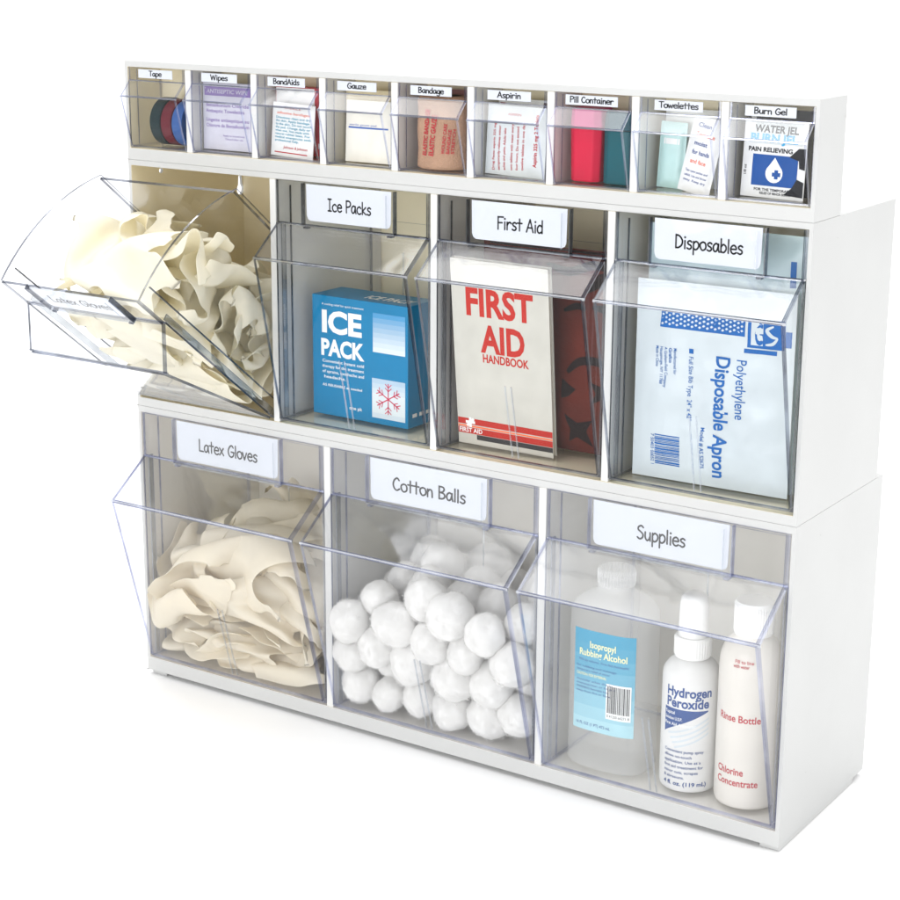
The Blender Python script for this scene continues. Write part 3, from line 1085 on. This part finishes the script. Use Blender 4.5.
# ------------------------------------------------------------------ first aid handbook, red pouch
root = thing('handbook', 'white first aid handbook with red title, leaning forward in its bin', 'book', (313.8, 18.5, FLOOR2 + .4), (8.3, 1.2, 3.5))
m = MB()
bw, bt, bh = 81.0, 6.0, 147.0
m.box(0, bw, 0, .7, 0, bh, 'book_cover')
m.box(0, bw, bt - .7, bt, 0, bh, 'book_cover')
m.box(0, .7, .72, bt - .72, 0, bh, 'book_cover')
F = lambda u, v: (u, -.08, v)
m.write(F, 'FIRST', 11, 105, 20, 'book_red', bold=.035, width=57)
m.write(F, 'AID', 24, 77, 20, 'book_red', bold=.035, width=36)
m.write(F, 'HANDBOOK', 24, 68.5, 6.2, 'book_red', bold=.03, width=39)
for z0, z1, c in ((8.5, 13.5, 'book_red'), (14.0, 15.2, 'book_orange'), (16.0, 21.0, 'book_red')):
    rbox(m, F, 0.2, bw - .2, z0, z1, c)
rbox(m, F, 16, bw - .2, 4.2, 8.2, 'ink_black')
F2 = lambda u, v: (u, -.16, v)
m.write(F2, 'FIRST AID', 1, 9.6, 3.4, 'ink_white', bold=.02, width=20)
for a, b in (((11, 14), (11, 22)), ((7, 18), (15, 18)), ((8, 14.8), (14, 21))):
    stroke(m, (lambda d: (lambda u, v: (u, d, v)))(-.17 - .01 * a[0]), a, b, 2.2, 'ink_white')
m.build('cover', root)
m = MB()
m.box(.8, bw - 1.2, .75, bt - .75, 1, bh - 1, 'book_pages')
m.build('pages', root)


def pouch_fn(w_, h_, t_, seed, side=-1, crimp=4.0, wr=1.0):
    def th(u, v):
        e = min(u, w_ - u, v, h_ - v)
        k = max(0.0, min(1.0, (e - crimp * .5) / (min(w_, h_) * .28)))
        k = math.sin(k * math.pi / 2) ** .8 if k > 0 else 0
        n_ = noise.noise(Vector((u / 19, v / 19, seed))) * 1.0 + noise.noise(Vector((u / 8, v / 8, seed + 3))) * .4
        return .35 + t_ * k + wr * n_ * min(1, .25 + k)
    def fn(u, v, eps=0.0):
        return (u, side * (max(.3, th(u, v)) + eps), v)
    return fn


def pillow(m, w_, h_, t_, seed, mat, nu=24, nv=30, crimp=4.0, wr=1.0, backmat=None):
    f0 = pouch_fn(w_, h_, t_, seed, -1, crimp, wr)
    f1 = pouch_fn(w_, h_, t_ * .8, seed + 9, 1, crimp, wr)
    m.sheet(f0, 0, w_, 0, h_, mat, nu, nv)
    m.sheet(f1, 0, w_, 0, h_, backmat or mat, nu, nv, flip=True)
    rim = [(w_ * i / nu, 0) for i in range(nu + 1)] + [(w_, h_ * j / nv) for j in range(1, nv + 1)] + [(w_ * i / nu, h_) for i in range(nu - 1, -1, -1)] + [(0, h_ * j / nv) for j in range(nv - 1, 0, -1)]
    n = len(rim)
    m.add([f0(*p) for p in rim] + [f1(*p) for p in rim], [(i, (i + 1) % n, n + (i + 1) % n, n + i) for i in range(n)], mat)
    return f0


root = thing('red_pouch', 'dark red pouch with black printed shapes behind the handbook', 'pouch', (314, 46, FLOOR2 + .5), (-2, 0, 0))
m = MB()
pw, ph = 124.0, 152.0
f0 = pillow(m, pw, ph, 13, 4.2, 'pouch_red', 30, 36, 3, 1.8)
def on(fn, eps):
    return lambda u, v: fn(min(max(u, .5), pw - .5), min(max(v, .5), ph - .5), eps)
def ribbon(m, fn, pts, w0, w1, mat):
    pts = catmull(pts, 8)
    vs, fs = [], []
    for i, p in enumerate(pts):
        a = pts[max(0, i - 1)]
        b = pts[min(len(pts) - 1, i + 1)]
        d = math.hypot(b[0] - a[0], b[1] - a[1]) or 1
        t = i / (len(pts) - 1)
        wd = (w0 + (w1 - w0) * math.sin(t * math.pi)) / 2
        n = (-(b[1] - a[1]) / d * wd, (b[0] - a[0]) / d * wd)
        vs += [fn(p[0] - n[0], p[1] - n[1]), fn(*p), fn(p[0] + n[0], p[1] + n[1])]
    for i in range(len(pts) - 1):
        fs += [(3 * i, 3 * i + 1, 3 * i + 4, 3 * i + 3), (3 * i + 1, 3 * i + 2, 3 * i + 5, 3 * i + 4)]
    m.add(vs, fs, mat)
def blotch(m, fn, cx, cy, pts, mat):
    vs = [fn(cx, cy)]
    n = len(pts)
    sub = []
    for i in range(n):
        a, b = pts[i], pts[(i + 1) % n]
        for k in range(5):
            sub.append((a[0] + (b[0] - a[0]) * k / 5, a[1] + (b[1] - a[1]) * k / 5))
    rings = [.33, .66, 1.0]
    for q in rings:
        vs += [fn(cx + (x - cx) * q, cy + (y - cy) * q) for x, y in sub]
    ns = len(sub)
    fs = [(0, 1 + i, 1 + (i + 1) % ns) for i in range(ns)]
    for r_ in range(2):
        o1, o2 = 1 + r_ * ns, 1 + (r_ + 1) * ns
        fs += [(o1 + i, o2 + i, o2 + (i + 1) % ns, o1 + (i + 1) % ns) for i in range(ns)]
    m.add(vs, fs, mat)
fp = on(f0, .35)
ribbon(m, fp, [(84, 62), (94, 71), (106, 72), (118, 66)], 3, 6.5, 'pouch_black')
ribbon(m, fp, [(80, 108), (90, 112), (97, 110)], 2, 5, 'pouch_black')
ribbon(m, fp, [(102, 112), (112, 110), (121, 102)], 2, 6, 'pouch_black')
ribbon(m, fp, [(60, 140), (80, 136), (100, 142), (122, 138)], 2, 7, 'pouch_black')
blotch(m, fp, 108, 128, [(98, 122), (106, 126), (118, 120), (116, 134), (121, 141), (104, 136)], 'pouch_black')
blotch(m, fp, 94, 18, [(84, 8), (92, 13), (104, 6), (101, 19), (106, 28), (94, 25), (83, 31), (88, 19)], 'pouch_black')
blotch(m, fp, 112, 48, [(104, 40), (112, 44), (121, 38), (119, 49), (121, 58), (111, 53), (103, 57), (107, 48)], 'pouch_black')
blotch(m, fp, 86, 48, [(80, 42), (86, 44), (92, 50), (86, 53), (80, 57)], 'pouch_black')
blotch(m, fp, 116, 16, [(110, 6), (120, 8), (121, 28), (113, 22)], 'pouch_black')
m.build('cloth_body', root)
m = MB()
m.slab((-.2, ph - 6), (-.2, ph - 1), -1.6, 6, pw - 6, 'pouch_black', 'pouch_black')
m.build('zip', root)

# ------------------------------------------------------------------ apron packets
root = thing('apron_packet', 'flat white packet with blue print reading Disposable Apron', 'packet', (464.5, 17, FLOOR2 + .4), (0, 0, 1.5))
m = MB()
aw, ah = 119.0, 143.0
f0 = pillow(m, aw, ah, 4.0, 8.1, 'apron_film', 34, 40, 5, 2.0)
pw, ph = aw, ah
fa, fb = on(f0, .25), on(f0, .4)
m.sheet(fa, 20, 84, 111, 122, 'apron_blue', 16, 3)
rw = random.Random(3)
for i in range(22):
    for j in range(3):
        u = 21.5 + i * 2.85
        v = 112.6 + j * 3.2 + (1.2 if i % 2 else 0)
        m.add([fb(u, v), fb(u + 1.5, v + .9), fb(u + .3, v + 2.0), fb(u - .9, v + 1.0)], [(0, 1, 2, 3)], 'apron_film')
m.sheet(fa, 86, 112, 104, 124, 'apron_blue', 8, 6)
m.sheet(fb, 88.5, 97, 106, 122, 'apron_film', 3, 4)
m.write(fb, 'G', 91, 107, 14, 'apron_blue', bold=.03, width=6)
ribbon(m, fb, [(104, 120), (99.5, 117), (103, 113), (107, 112)], 1.0, 2.6, 'apron_film')
ribbon(m, fb, [(107, 112), (104, 108), (99, 107)], 1.0, 2.2, 'apron_film')
m.sheet(fa, 112.2, 116.5, 106, 117, 'apron_blue', 2, 3)
m.sheet(fa, 84, 107, 100.0, 103.0, 'apron_blue', 8, 2)
# vertical writing, reading downwards
m.write(fa, 'Disposable Apron', 63.5, 95.5, 10.0, 'apron_blue', bold=.024, rot=-90, width=88)
m.write(fa, 'Polyethylene', 79, 95.0, 7.2, 'apron_blue', bold=.004, rot=-90, width=43)
rbox(m, fa, 43, 46.4, 94.5, 98, 'apron_blue')
m.write(fa, 'Full Size Bib Type  24" x 42"', 43, 92.5, 3.3, 'apron_blue', bold=.006, rot=-90, width=46)
for i, (t_, w_) in enumerate((('Manufactured for', 19), ('Grafco', 11), ('A Graham-Field Company', 29), ('Hauppauge, NY 11788', 27), ('Made in China', 15))):
    m.write(fa, t_, 31.5 - i * 3.6, 97, 2.3, 'apron_blue', bold=(.02 if i == 1 else .006), rot=-90, width=w_)
m.write(fa, 'Model # AS 52675', 54, 43, 2.8, 'apron_blue', bold=.014, rot=-90, width=30)
v = 11.0
rb = random.Random(7)
while v < 33:
    b_ = rb.choice((.5, .5, .8, 1.2))
    m.sheet(fa, 18.5, 38, v, v + b_, 'apron_blue', 6, 1)
    v += b_ + rb.choice((.45, .5, .8))
m.write(fa, '7 50403 00052 1', 15.2, 33, 2.6, 'apron_blue', bold=.006, rot=-90, width=23)
m.build('packet_film', root)
tag(root.children[0])
root = thing('apron_packet', 'pale blue packet standing behind the printed apron packet', 'packet', (464, 31, FLOOR2 + .4), (-1, 0, 0))
m = MB()
pw, ph = 124.0, 180.0
f0 = pillow(m, pw, ph, 5.0, 2.7, 'apron_back', 30, 40, 5, 2.2)
fa = on(f0, .25)
m.sheet(fa, 109, 113, 145, 163, 'apron_blue', 2, 6)
m.build('packet_film', root)

# ------------------------------------------------------------------ supplies
Z3F = zh + 2.4


def smooth_profile(pts, n=6):
    return [(max(.2, r), z) for r, z in catmull(pts, n)]


root = thing('alcohol_bottle', 'translucent bottle with a turquoise label, left of the pump bottle', 'bottle', (447.5, 30, Z3F))
m = MB()
prof = [(27, 0), (31.5, 1.2), (33, 4), (33, 60), (33, 118)] + smooth_profile([(33, 118), (32, 126), (26, 133), (16, 138), (12.5, 140)])[1:] + [(12.5, 144)]
def sup(prof, ex, sx, sy, m, mat, seg=64):
    vs, fs = [], []
    for r, z in prof:
        for k in range(seg):
            a = math.tau * k / seg
            c, s = math.cos(a), math.sin(a)
            q = (abs(c) ** ex + abs(s) ** ex) ** (-1 / ex)
            tt = max(0, min(1, (r - 12.5) / 18))
            yy = sy * tt + 1.0 * (1 - tt)
            vs.append((r * sx * c * q, r * yy * s * q, z))
    for i in range(len(prof) - 1):
        for k in range(seg):
            k2 = (k + 1) % seg
            fs.append((i * seg + k, i * seg + k2, (i + 1) * seg + k2, (i + 1) * seg + k))
    m.add(vs, fs, mat, True)
    m.add(vs, [tuple(range(seg))[::-1], tuple(range((len(prof) - 1) * seg, len(prof) * seg))], mat)
sup(prof, 3.2, 1.0, .68, m, 'frosted_bottle')
m.build('bottle_body', root)
m = MB()
def bl(u, v, eps=.3):       # a point on the front of the bottle body
    x = u
    c = min(.9999, abs(x) / (33 + eps))
    yq = (33 + eps) * .68 * (1 - c ** 3.2) ** (1 / 3.2)
    return (x, -yq, v)
l0, l1, v0, v1 = -22.5, 27.5, 32.0, 112.0
for i in range(8):
    a = v1 - (v1 - v0) * i / 8
    b = v1 - (v1 - v0) * (i + 1) / 8
    m.sheet(bl, l0, l1, b, a, 'cyan_fade_%d' % i, 14, 2)
B4 = lambda u, v: bl(u, v, .45)
m.write(B4, 'Isopropyl', 2, 98.5, 5, 'label_yellow', bold=.02, width=22, align='c')
m.write(B4, 'Rubbing Alcohol', 2, 91.5, 5, 'label_yellow', bold=.02, width=40, align='c')
m.write(B4, '70% by volume  First Aid Antiseptic', 2.5, 87, 1.8, 'ink_navy', width=42, align='c')
for i in range(6):
    m.write(B4, ['for rubbing and massage', 'temporary relief of minor', 'muscular aches due to', 'overexertion or fatigue', 'WARNING flammable keep', 'away from fire or flame'][i], -20, 82 - i * 3.0 - (5 if i > 1 else 0), 1.7, 'ink_navy', width=34 - (i * 5 % 7))
m.write(B4, 'CAUTION: FOR EXTERNAL', -20, 76.5 - 1, 2.0, 'label_yellow', bold=.01, width=26)
B5 = lambda u, v: bl(u, v, .55)
m.sheet(B4, 6, 25.5, 45, 73, 'ink_white', 5, 4)
u = 7.2
while u < 24.3:
    b_ = rb.choice((.4, .6, .9))
    m.sheet(B5, u, min(24.6, u + b_), 50, 71.5, 'ink_black', 1, 5)
    u += b_ + rb.choice((.4, .6))
m.write(B5, '0 41250 66271 8', 7, 46.5, 2.0, 'ink_black', width=17.5)
m.write(B4, '16 FL OZ (1 PT) 473 mL', -20, 36, 2.2, 'ink_navy', bold=.01, width=30)
m.build('label_sticker', root)
m = MB()
m.lathe([(14, 144.1), (14, 156), (13, 157)], 0, 0, 'frosted_bottle', 36)
for k_ in range(36):
    a = math.tau * k_ / 36
    m.box(-.3, .3, -14.45, -13.95, 145, 155, 'frosted_bottle', Matrix.Rotation(a, 4, 'Z'))
m.build('cap', root)

root = thing('pump_bottle', 'white pump spray bottle lettered Hydrogen Peroxide in blue', 'bottle', (512, 30.5, Z3F))
rr = 21.3
m = MB()
m.lathe([(18, 0), (20.5, 1), (rr, 3.5), (rr, 60), (rr, 84)] + smooth_profile([(rr, 84), (20.6, 91), (17, 97), (12, 100.5), (10, 101.5)])[1:], 0, 0, 'bottle_white', 56)
m.build('bottle_body', root)
m = MB()
face = -math.pi / 2 + .62 - 1.05     # label centre is turned a little left of the camera
def cyl(rad_, a0):
    return lambda u, v: (rad_ * math.cos(a0 + u / rr), rad_ * math.sin(a0 + u / rr), v)
A0 = -math.pi / 2 + .30
c1, c2, c3 = cyl(rr + .12, A0), cyl(rr + .22, A0), cyl(rr + .3, A0)
m.write(c1, 'Hydrogen', -16.5, 76, 7.0, 'perox_blue', bold=.03, width=36)
m.write(c1, 'Peroxide', -16.5, 67.5, 7.0, 'perox_blue', bold=.03, width=34)
def band(m, fn, top, bot, u0, u1, mat, n=24):
    vs, fs = [], []
    for i in range(n + 1):
        u = u0 + (u1 - u0) * i / n
        a, b = top(u), bot(u)
        vs += [fn(u, b), fn(u, a)]
    fs = [(2 * i, 2 * i + 2, 2 * i + 3, 2 * i + 1) for i in range(n)]
    m.add(vs, fs, mat)
band(m, c1, lambda u: 66.2 - 0.02 * (u + 18), lambda u: 46 + 13 * ((u + 18) / 36) ** .8 + 6.0 * ((u + 18) / 36) if u > -18 else 46, -18, 17, 'perox_blue')
for i, t_ in enumerate(('Topical', 'Solution U.S.P.', 'First Aid Antiseptic')):
    m.write(c2, t_, -17.5, 61.5 - i * 4.4, 2.3, 'ink_white', bold=.015, width=(9, 15, 25)[i])
for i in range(4):
    band(m, c1, (lambda k: lambda u: 46 - k * 4 + 14 * (max(0, u + 18) / 36) ** 1.5 + .5)(i), (lambda k: lambda u: 46 - k * 4 + 14 * (max(0, u + 18) / 36) ** 1.5 - 1.1)(i), -14 + 2 * i, 18, 'perox_grey')
for i, (t_, w_) in enumerate((('Convenient pump spray', 31), ('allows no-touch', 22), ('application. Use as a', 29), ('first aid treatment for', 31), ('minor cuts, scrapes', 27), ('& abrasions.', 17))):
    m.write(c3, t_, -16.5, 32 - i * 4.1, 2.2, 'perox_blue', bold=.01, width=w_)
m.write(c3, '4 fl. oz. (119 mL)', -16.5, 6.0, 3.0, 'perox_blue', bold=.025, width=34)
m.build('printed_artwork', root)
m = MB()
m.lathe([(13.2, 101.6), (13.4, 103), (13.4, 116.5), (12.8, 117.5)], 0, 0, 'cap_white', 40)
for k_ in range(40):
    m.box(-.35, .35, -13.85, -13.3, 103, 116, 'cap_white', Matrix.Rotation(math.tau * k_ / 40, 4, 'Z'))
m.build('collar', root)
m = MB()
m.lathe([(11.2, 117.6), (11.0, 119)] + smooth_profile([(11.0, 119), (10.6, 137), (10, 145), (7.5, 149), (2, 150.2)])[1:], 0, 0, 'cap_white', 36)
m.build('overcap', root)

root = thing('rinse_bottle', 'cream plastic rinse bottle with red lettering, right of the pump bottle', 'bottle', (559, 31, Z3F))
rr2 = 23.4
m = MB()
m.lathe([(20, 0), (22.4, 1), (rr2, 4), (rr2, 60), (rr2, 103)] + smooth_profile([(rr2, 103), (22.6, 113), (19, 122), (13.5, 127.5), (12, 129)])[1:], 0, 0, 'bottle_cream', 56)
rr_, rr = rr, rr2
c1 = cyl(rr2 + .12, -math.pi / 2 + .35)
m.write(c1, 'Rinse Bottle', -23, 68, 5.2, 'ink_red', bold=.02, width=33)
m.write(c1, 'Chlorine', -23, 27, 5.2, 'ink_red', bold=.02, width=22)
m.write(c1, 'Concentrate', -23, 18.5, 5.2, 'ink_red', bold=.02, width=33)
m.write(c1, 'Fill to line', -11, 113, 2.5, 'ink_red', bold=.01, width=14)
m.write(c1, 'with water', -12, 109.5, 2.5, 'ink_red', bold=.01, width=12)
m.build('bottle_body', root)
m = MB()
m.lathe([(13.8, 129.1), (14, 131), (14, 152), (13, 153.5)], 0, 0, 'cap_white', 40)
for k_ in range(44):
    m.box(-.3, .3, -14.45, -13.9, 131, 151, 'cap_white', Matrix.Rotation(math.tau * k_ / 44, 4, 'Z'))
m.build('cap', root)

# ------------------------------------------------------------------ small things in the top row
FL1 = 456.6 + 2.4
def tape(label, x, wd, mat, r=19.0, y=19.5):
    root = thing('tape_roll', label, 'tape roll', (x, y, FL1), group=None)
    def ring(ro, ri, h0, h1, mt):
        m = MB()
        seg = 44
        vs, fs = [], []
        prof = [(ri, h0), (ro - .4, h0), (ro, h0 + .4), (ro, h1 - .4), (ro - .4, h1), (ri, h1)]
        for r_, h in prof:
            for k in range(seg):
                a = math.tau * k / seg
                vs.append((h, r_ * math.cos(a), r + r_ * math.sin(a)))
        n = len(prof)
        for i in range(n):
            for k in range(seg):
                fs.append((i * seg + k, i * seg + (k + 1) % seg, ((i + 1) % n) * seg + (k + 1) % seg, ((i + 1) % n) * seg + k))
        m.add(vs, fs, mt, False)
        return m
    ring(r, r * .62, 0, wd, mat).build('tape', root)
    ring(r * .61, r * .54, .3, wd - .3, 'tape_core').build('core', root)
tape('dark green tape roll, the farthest left of the rolls in the Tape bin', 24.5, 10.5, 'tape_green')
tape('dark red tape roll standing between the green and blue rolls', 35.8, 10.5, 'tape_red', 18.6)
tape('blue tape roll against the right side of the Tape bin', 47.2, 10.5, 'tape_blue', 18.3)


def packet(name, label, cat, x, y, w_, h_, t_, mat, prints, rot=(0, 0, 0), z=FL1, seed=1.0, group=None, wr=.35):
    global pw, ph
    root = thing(name, label, cat, (x, y, z), rot, group)
    m = MB()
    f0 = pillow(m, w_, h_, t_, seed, mat, 18, 20, 2.0, wr)
    def P(eps):
        return lambda u, v: f0(min(max(u, .3), w_ - .3), min(max(v, .3), h_ - .3), eps)
    prints(m, P(.14), P(.22))
    m.build('wrapper', root)
    return root


def p_wipes(m, a, b):
    m.sheet(a, 2, 51, 42.5, 49.5, 'ink_purple', 12, 3)
    m.write(b, 'ANTISEPTIC WIPE', 5, 44.5, 3, 'foil_lilac', bold=.01, width=42)
    for i, (t, w2) in enumerate((('Benzalkonium Chloride', 44), ('Antiseptic Towelettes', 40))):
        m.write(a, t, 4, 34 - i * 4.6, 2.7, 'ink_purple', bold=.012, width=w2)
    for i, (t, w2) in enumerate((('Lingette antiseptique au', 44), ('Chlorure de Benzalkonium', 44))):
        m.write(a, t, 4, 22.5 - i * 4.4, 2.6, 'ink_purple', bold=.012, width=w2)
    m.write(a, 'Apply to wound area', 22, 11, 1.6, 'ink_purple', width=22)
    m.write(a, 'Discard after use', 24, 8.3, 1.6, 'ink_purple', width=18)
packet('wipe_packet', 'lilac foil antiseptic wipe packet with purple writing, at the front', 'packet', 71, 13, 54, 52.5, 2.2, 'foil_lilac', p_wipes, (-1, 0, 0), seed=3.3)
packet('wipe_packet', 'plain pale packet hidden behind the purple lettered wipe', 'packet', 74, 26, 53, 52, 2.0, 'packet_white', lambda m, a, b: m.sheet(a, 2, 50, 3, 5, 'ink_blue', 8, 1), (-1, 0, 0), seed=5.3)


def p_band(m, a, b):
    m.write(a, 'STERILE', 12, 36.5, 1.3, 'ink_red', width=16)
    m.write(a, 'adhesive bandages', 5, 32.5, 1.8, 'ink_orange', bold=.01, width=32)
    for i in range(8):
        m.write(a, ['Directions: clean and dry', 'the skin. Apply bandage', 'to the skin. Do not touch', 'the pad. Change daily or', 'when wet. Not made with', 'natural rubber latex. For', 'medical emergencies seek', 'professional help.'][i], 4, 29 - i * 2.5, 1.65, 'ink_teal', bold=.014, width=(34, 33, 35, 34, 33, 34, 35, 24)[i])
    m.write(a, 'Johnson & Johnson', 13, 6.3, 2.0, 'ink_red', bold=.012, width=23, shear=.25)
    m.sheet(a, 4, 36, 2.6, 3.4, 'ink_red', 8, 1)
packet('bandaid_packet', 'white adhesive bandage packet with teal text in front of a red box', 'packet', 140.5, 12, 41, 41, 1.8, 'packet_white', p_band, (-3, 2.5, 0), seed=8.0)
root = thing('bandage_box', 'red carton standing behind the white adhesive bandage packet', 'box', (139, 21, FL1))
m = MB()
m.box(0, 52, 0, 11, 0, 52, 'card_red')
m.build('carton', root, bevel=.5)
m = MB()
F = lambda u, v: (u, -.1, v)
rbox(m, F, 0.6, 38, 10, 51.4, 'packet_white')
rbox(m, F, 41, 49, 6, 10, 'packet_white')
m.build('printed_artwork', root)


def p_gauze(m, a, b):
    m.sheet(a, 3, 40, 25.2, 26.4, 'ink_blue', 10, 1)
    m.write(a, 'sterile gauze pad', 4, 27.2, 1.5, 'ink_blue', width=26)
packet('gauze_packet', 'white gauze packet crossed by one thin blue line', 'packet', 213, 12, 44, 46, 2.6, 'gauze_white', p_gauze, (-3, 0, 0), z=FL1 + .1, seed=2.1)
packet('gauze_packet', 'cream gauze packet behind the white one with the blue line', 'packet', 205, 24, 52, 53, 2.6, 'gauze_cream', lambda m, a, b: m.sheet(a, 4, 48, 3, 4, 'ink_blue', 8, 1), (-1, 0, 0), seed=6.1)

root = thing('bandage_roll', 'tan elastic bandage roll with red lettering standing on end', 'bandage roll', (298, 19, FL1))
m = MB()
prof = [(15, 0), (17, 1), (17.2, 3), (16.6, 14), (17.3, 27), (16.8, 40), (17, 50), (15.4, 52.5)]
m.lathe(prof, 0, 0, 'bandage_tan', 48, sx=1.22, sy=.9)
for k_ in range(5):
    m.lathe([(13.6 - k_ * 2.5, 52.6), (13.6 - k_ * 2.5, 53.1), (12.3 - k_ * 2.5, 53.1)], 0, 0, 'bandage_edge', 40, sx=1.22, sy=.9)
def bw_(u, v):
    r_ = 17.75
    a = -math.pi / 2 + .2 + u / 20.0
    return (r_ * 1.22 * math.cos(a), r_ * .9 * math.sin(a), v)
for i, (t_, w_) in enumerate((('ELASTIC BANDAGE', 34), ('ELASTIC GAUZE', 30))):
    m.write(bw_, t_, -9 + i * 6.0, 10, 3.6, 'ink_red', bold=.03, rot=84, width=w_)
for i in range(3):
    m.write(bw_, ('WOUND CARE', 'BANDAGE', 'STRETCH')[i], 5.5 + i * 3.6, 12, 2.4, 'ink_red', bold=.02, rot=84, width=(22, 18, 18)[i])
m.build('wound_cloth', root)
m = MB()
root2 = thing('dressing_box', 'mauve carton standing behind the tan bandage roll', 'box', (272.5, 35.2, FL1 + 0.2), (0, 0, 0))
m.box(0, 56, -.9, .9, 0, 56, 'box_mauve')
m.build('carton', root2)


def p_asp(m, a, b):
    rr = random.Random(2)
    for i in range(6):
        m.write(a, ['Drug Facts: aspirin 325 mg', 'temporarily relieves minor', 'aches and pains. Adults take', 'two tablets with water every', 'four hours. Do not exceed', 'twelve tablets in one day.'][i], 8.5 + i * 4.6 + (1.5 if i > 2 else 0), 3 + i * .4, 2.0, 'ink_red', bold=.015, rot=90, width=34 - (i * 7 % 5))
    m.write(a, 'Aspirin 325 mg 2 Tablets', 43.5, 8, 2.6, 'ink_red', bold=.03, rot=90, width=37)
    m.write(a, 'ASPIRIN', 18, 43, 1.6, 'ink_red', bold=.01, width=11)
packet('aspirin_packet', 'pale packet covered with upright red print, at the front', 'packet', 338.5, 13, 50, 50, 2.3, 'packet_grey', p_asp, (-2, 1.5, 0), seed=4.4)
packet('aspirin_packet', 'packet with dark red corner tucked behind the red printed one', 'packet', 341, 26, 53, 53, 2.0, 'packet_white', lambda m, a, b: (m.sheet(a, 38, 52, 40, 52, 'shirt_brown', 4, 4), m.sheet(a, 1, 6, 40, 50, 'card_red', 2, 4)), (-1, 0, 0), seed=7.4)


def pill(label, x, w_, h_, mb, mt, lean):
    root = thing('pill_container', label, 'pill container', (x, 8, FL1), (lean, 0, 0))
    def hexp(z0, z1, k0, k1, mat, nm):
        m = MB()
        rings = []
        for z, k in ((z0, k0), (z1, k1)):
            a, d = w_ * k / 2, 19 * k
            c = w_ / 2
            rings.append([(c - a, 2 + 4, z), (c - a * .62, 2, z), (c + a * .62, 2, z), (c + a, 6, z), (c + a, 4 + d, z), (c + a * .7, 7 + d, z), (c - a * .7, 7 + d, z), (c - a, 4 + d, z)])
        vs = rings[0] + rings[1]
        m.add(vs, [tuple(range(8))[::-1], tuple(range(8, 16))] + [(i, (i + 1) % 8, 8 + (i + 1) % 8, 8 + i) for i in range(8)], mat)
        m.build(nm, root, bevel=1.1)
    hexp(0, h_ * .74, .92, 1.0, mb, 'case')
    hexp(h_ * .74 + .25, h_, 1.02, .94, mt, 'lid')
pill('red pill container with a pink lid beside the teal one', 408.5, 25, 51, 'pill_red', 'pill_pink', 0)
pill('dark teal pill container standing right of the red one', 434.5, 26, 50, 'pill_teal', 'pill_teal_top', -3)


def p_tow(m, a, b):
    for i, (t, c_, w2) in enumerate((('Clean', 'ink_navy', 10), ('Towelette', 'ink_orange', 14), ('moist', 'ink_navy', 10), ('for hands', 'ink_navy', 13), ('and face', 'ink_orange', 12))):
        m.write(a, t, 5, 45 - i * 6.2, 2.8, c_, bold=.02, width=w2)
    for i in range(3):
        m.write(a, ('Tear open packet and', 'unfold. Use and throw', 'away. Keep dry')[i], 3, 14 - i * 3.2, 1.6, 'ink_navy', bold=.01, width=17)
packet('towelette_packet', 'white towelette packet leaning to the right with blue and red words', 'packet', 494.5, 12, 24, 52, 1.8, 'packet_white', p_tow, (-2, 12, 0), z=FL1 + 1, seed=1.4)
packet('towelette_packet', 'pale teal towelette packet left of the leaning white one', 'packet', 474.5, 20, 20, 45, 2.4, 'packet_teal', lambda m, a, b: m.sheet(a, 4, 16, 30, 34, 'packet_white', 4, 2), (-2, 2, 0), seed=9.4)
packet('towelette_packet', 'wide pale towelette packet at the back of its bin', 'packet', 475, 30, 53, 53, 1.6, 'packet_white', lambda m, a, b: m.sheet(a, 30, 50, 36, 39, 'packet_teal', 4, 2), (0, 0, 0), seed=2.9)


def p_gel(m, a, b):
    m.sheet(a, 4, 42, 35.5, 49.5, 'packet_grey', 8, 3)
    m.write(b, 'WATER JEL', 8, 43, 4.4, 'gel_black', bold=.03, width=31)
    m.write(b, 'BURN JEL', 5, 36.8, 5.0, 'gel_sky', bold=.04, width=34)
    m.write(a, 'PAIN RELIEVING', 4, 30.3, 2.8, 'gel_black', bold=.035, width=32)
    m.sheet(a, 8, 40, 8, 28.5, 'gel_blue', 10, 6)
    blotch(m, b, 42, 27, [(34, 28), (40, 34), (44.5, 34), (44.7, 20), (41, 21), (40.5, 26)], 'gel_black')
    blotch(m, b, 40, 5, [(31, 3), (37, 8), (40, 14), (44.5, 12), (44.5, 2)], 'gel_black')
    drop = [(24 + 6.2 * math.sin(R(t)) * (.98 if t < 180 else .98), 16.5 - 6.2 * math.cos(R(t))) for t in range(-140, 141, 20)]
    drop = [(24, 27)] + drop[::-1]
    blotch(m, b, 24, 16.5, drop, 'ink_white')
    c = (lambda f: (lambda u, v: (f(u, v)[0], f(u, v)[1] - .1, f(u, v)[2])))(b)
    rbox(m, c, 22.6, 28.6, 14.6, 17.2, 'gel_blue')
    c2_ = (lambda f: (lambda u, v: (f(u, v)[0], f(u, v)[1] - .13, f(u, v)[2])))(b)
    rbox(m, c2_, 24.3, 26.9, 12.9, 18.9, 'gel_blue')
    m.write(a, 'FOR THE TEMPORARY', 10, 4.6, 1.7, 'gel_black', bold=.03, width=27)
    m.write(a, 'RELIEF OF MINOR BURNS', 14, 2.2, 1.6, 'gel_black', bold=.02, width=22)
    m.write(a, '1/8 oz', 3.4, 14, 2.0, 'gel_black', bold=.02, rot=90, width=7)
packet('gel_packet', 'burn gel packet with a white water drop on a blue square', 'packet', 541, 13, 45, 51, 2.0, 'packet_white', p_gel, (-2, 1, 0), seed=3.9)
packet('gel_packet', 'black gel packet standing behind the one with the blue square', 'packet', 540, 24, 50, 57, 1.8, 'gel_black', lambda m, a, b: m.sheet(a, 2, 6, 46, 55, 'packet_white', 2, 2), (0, 0, 0), seed=5.9)
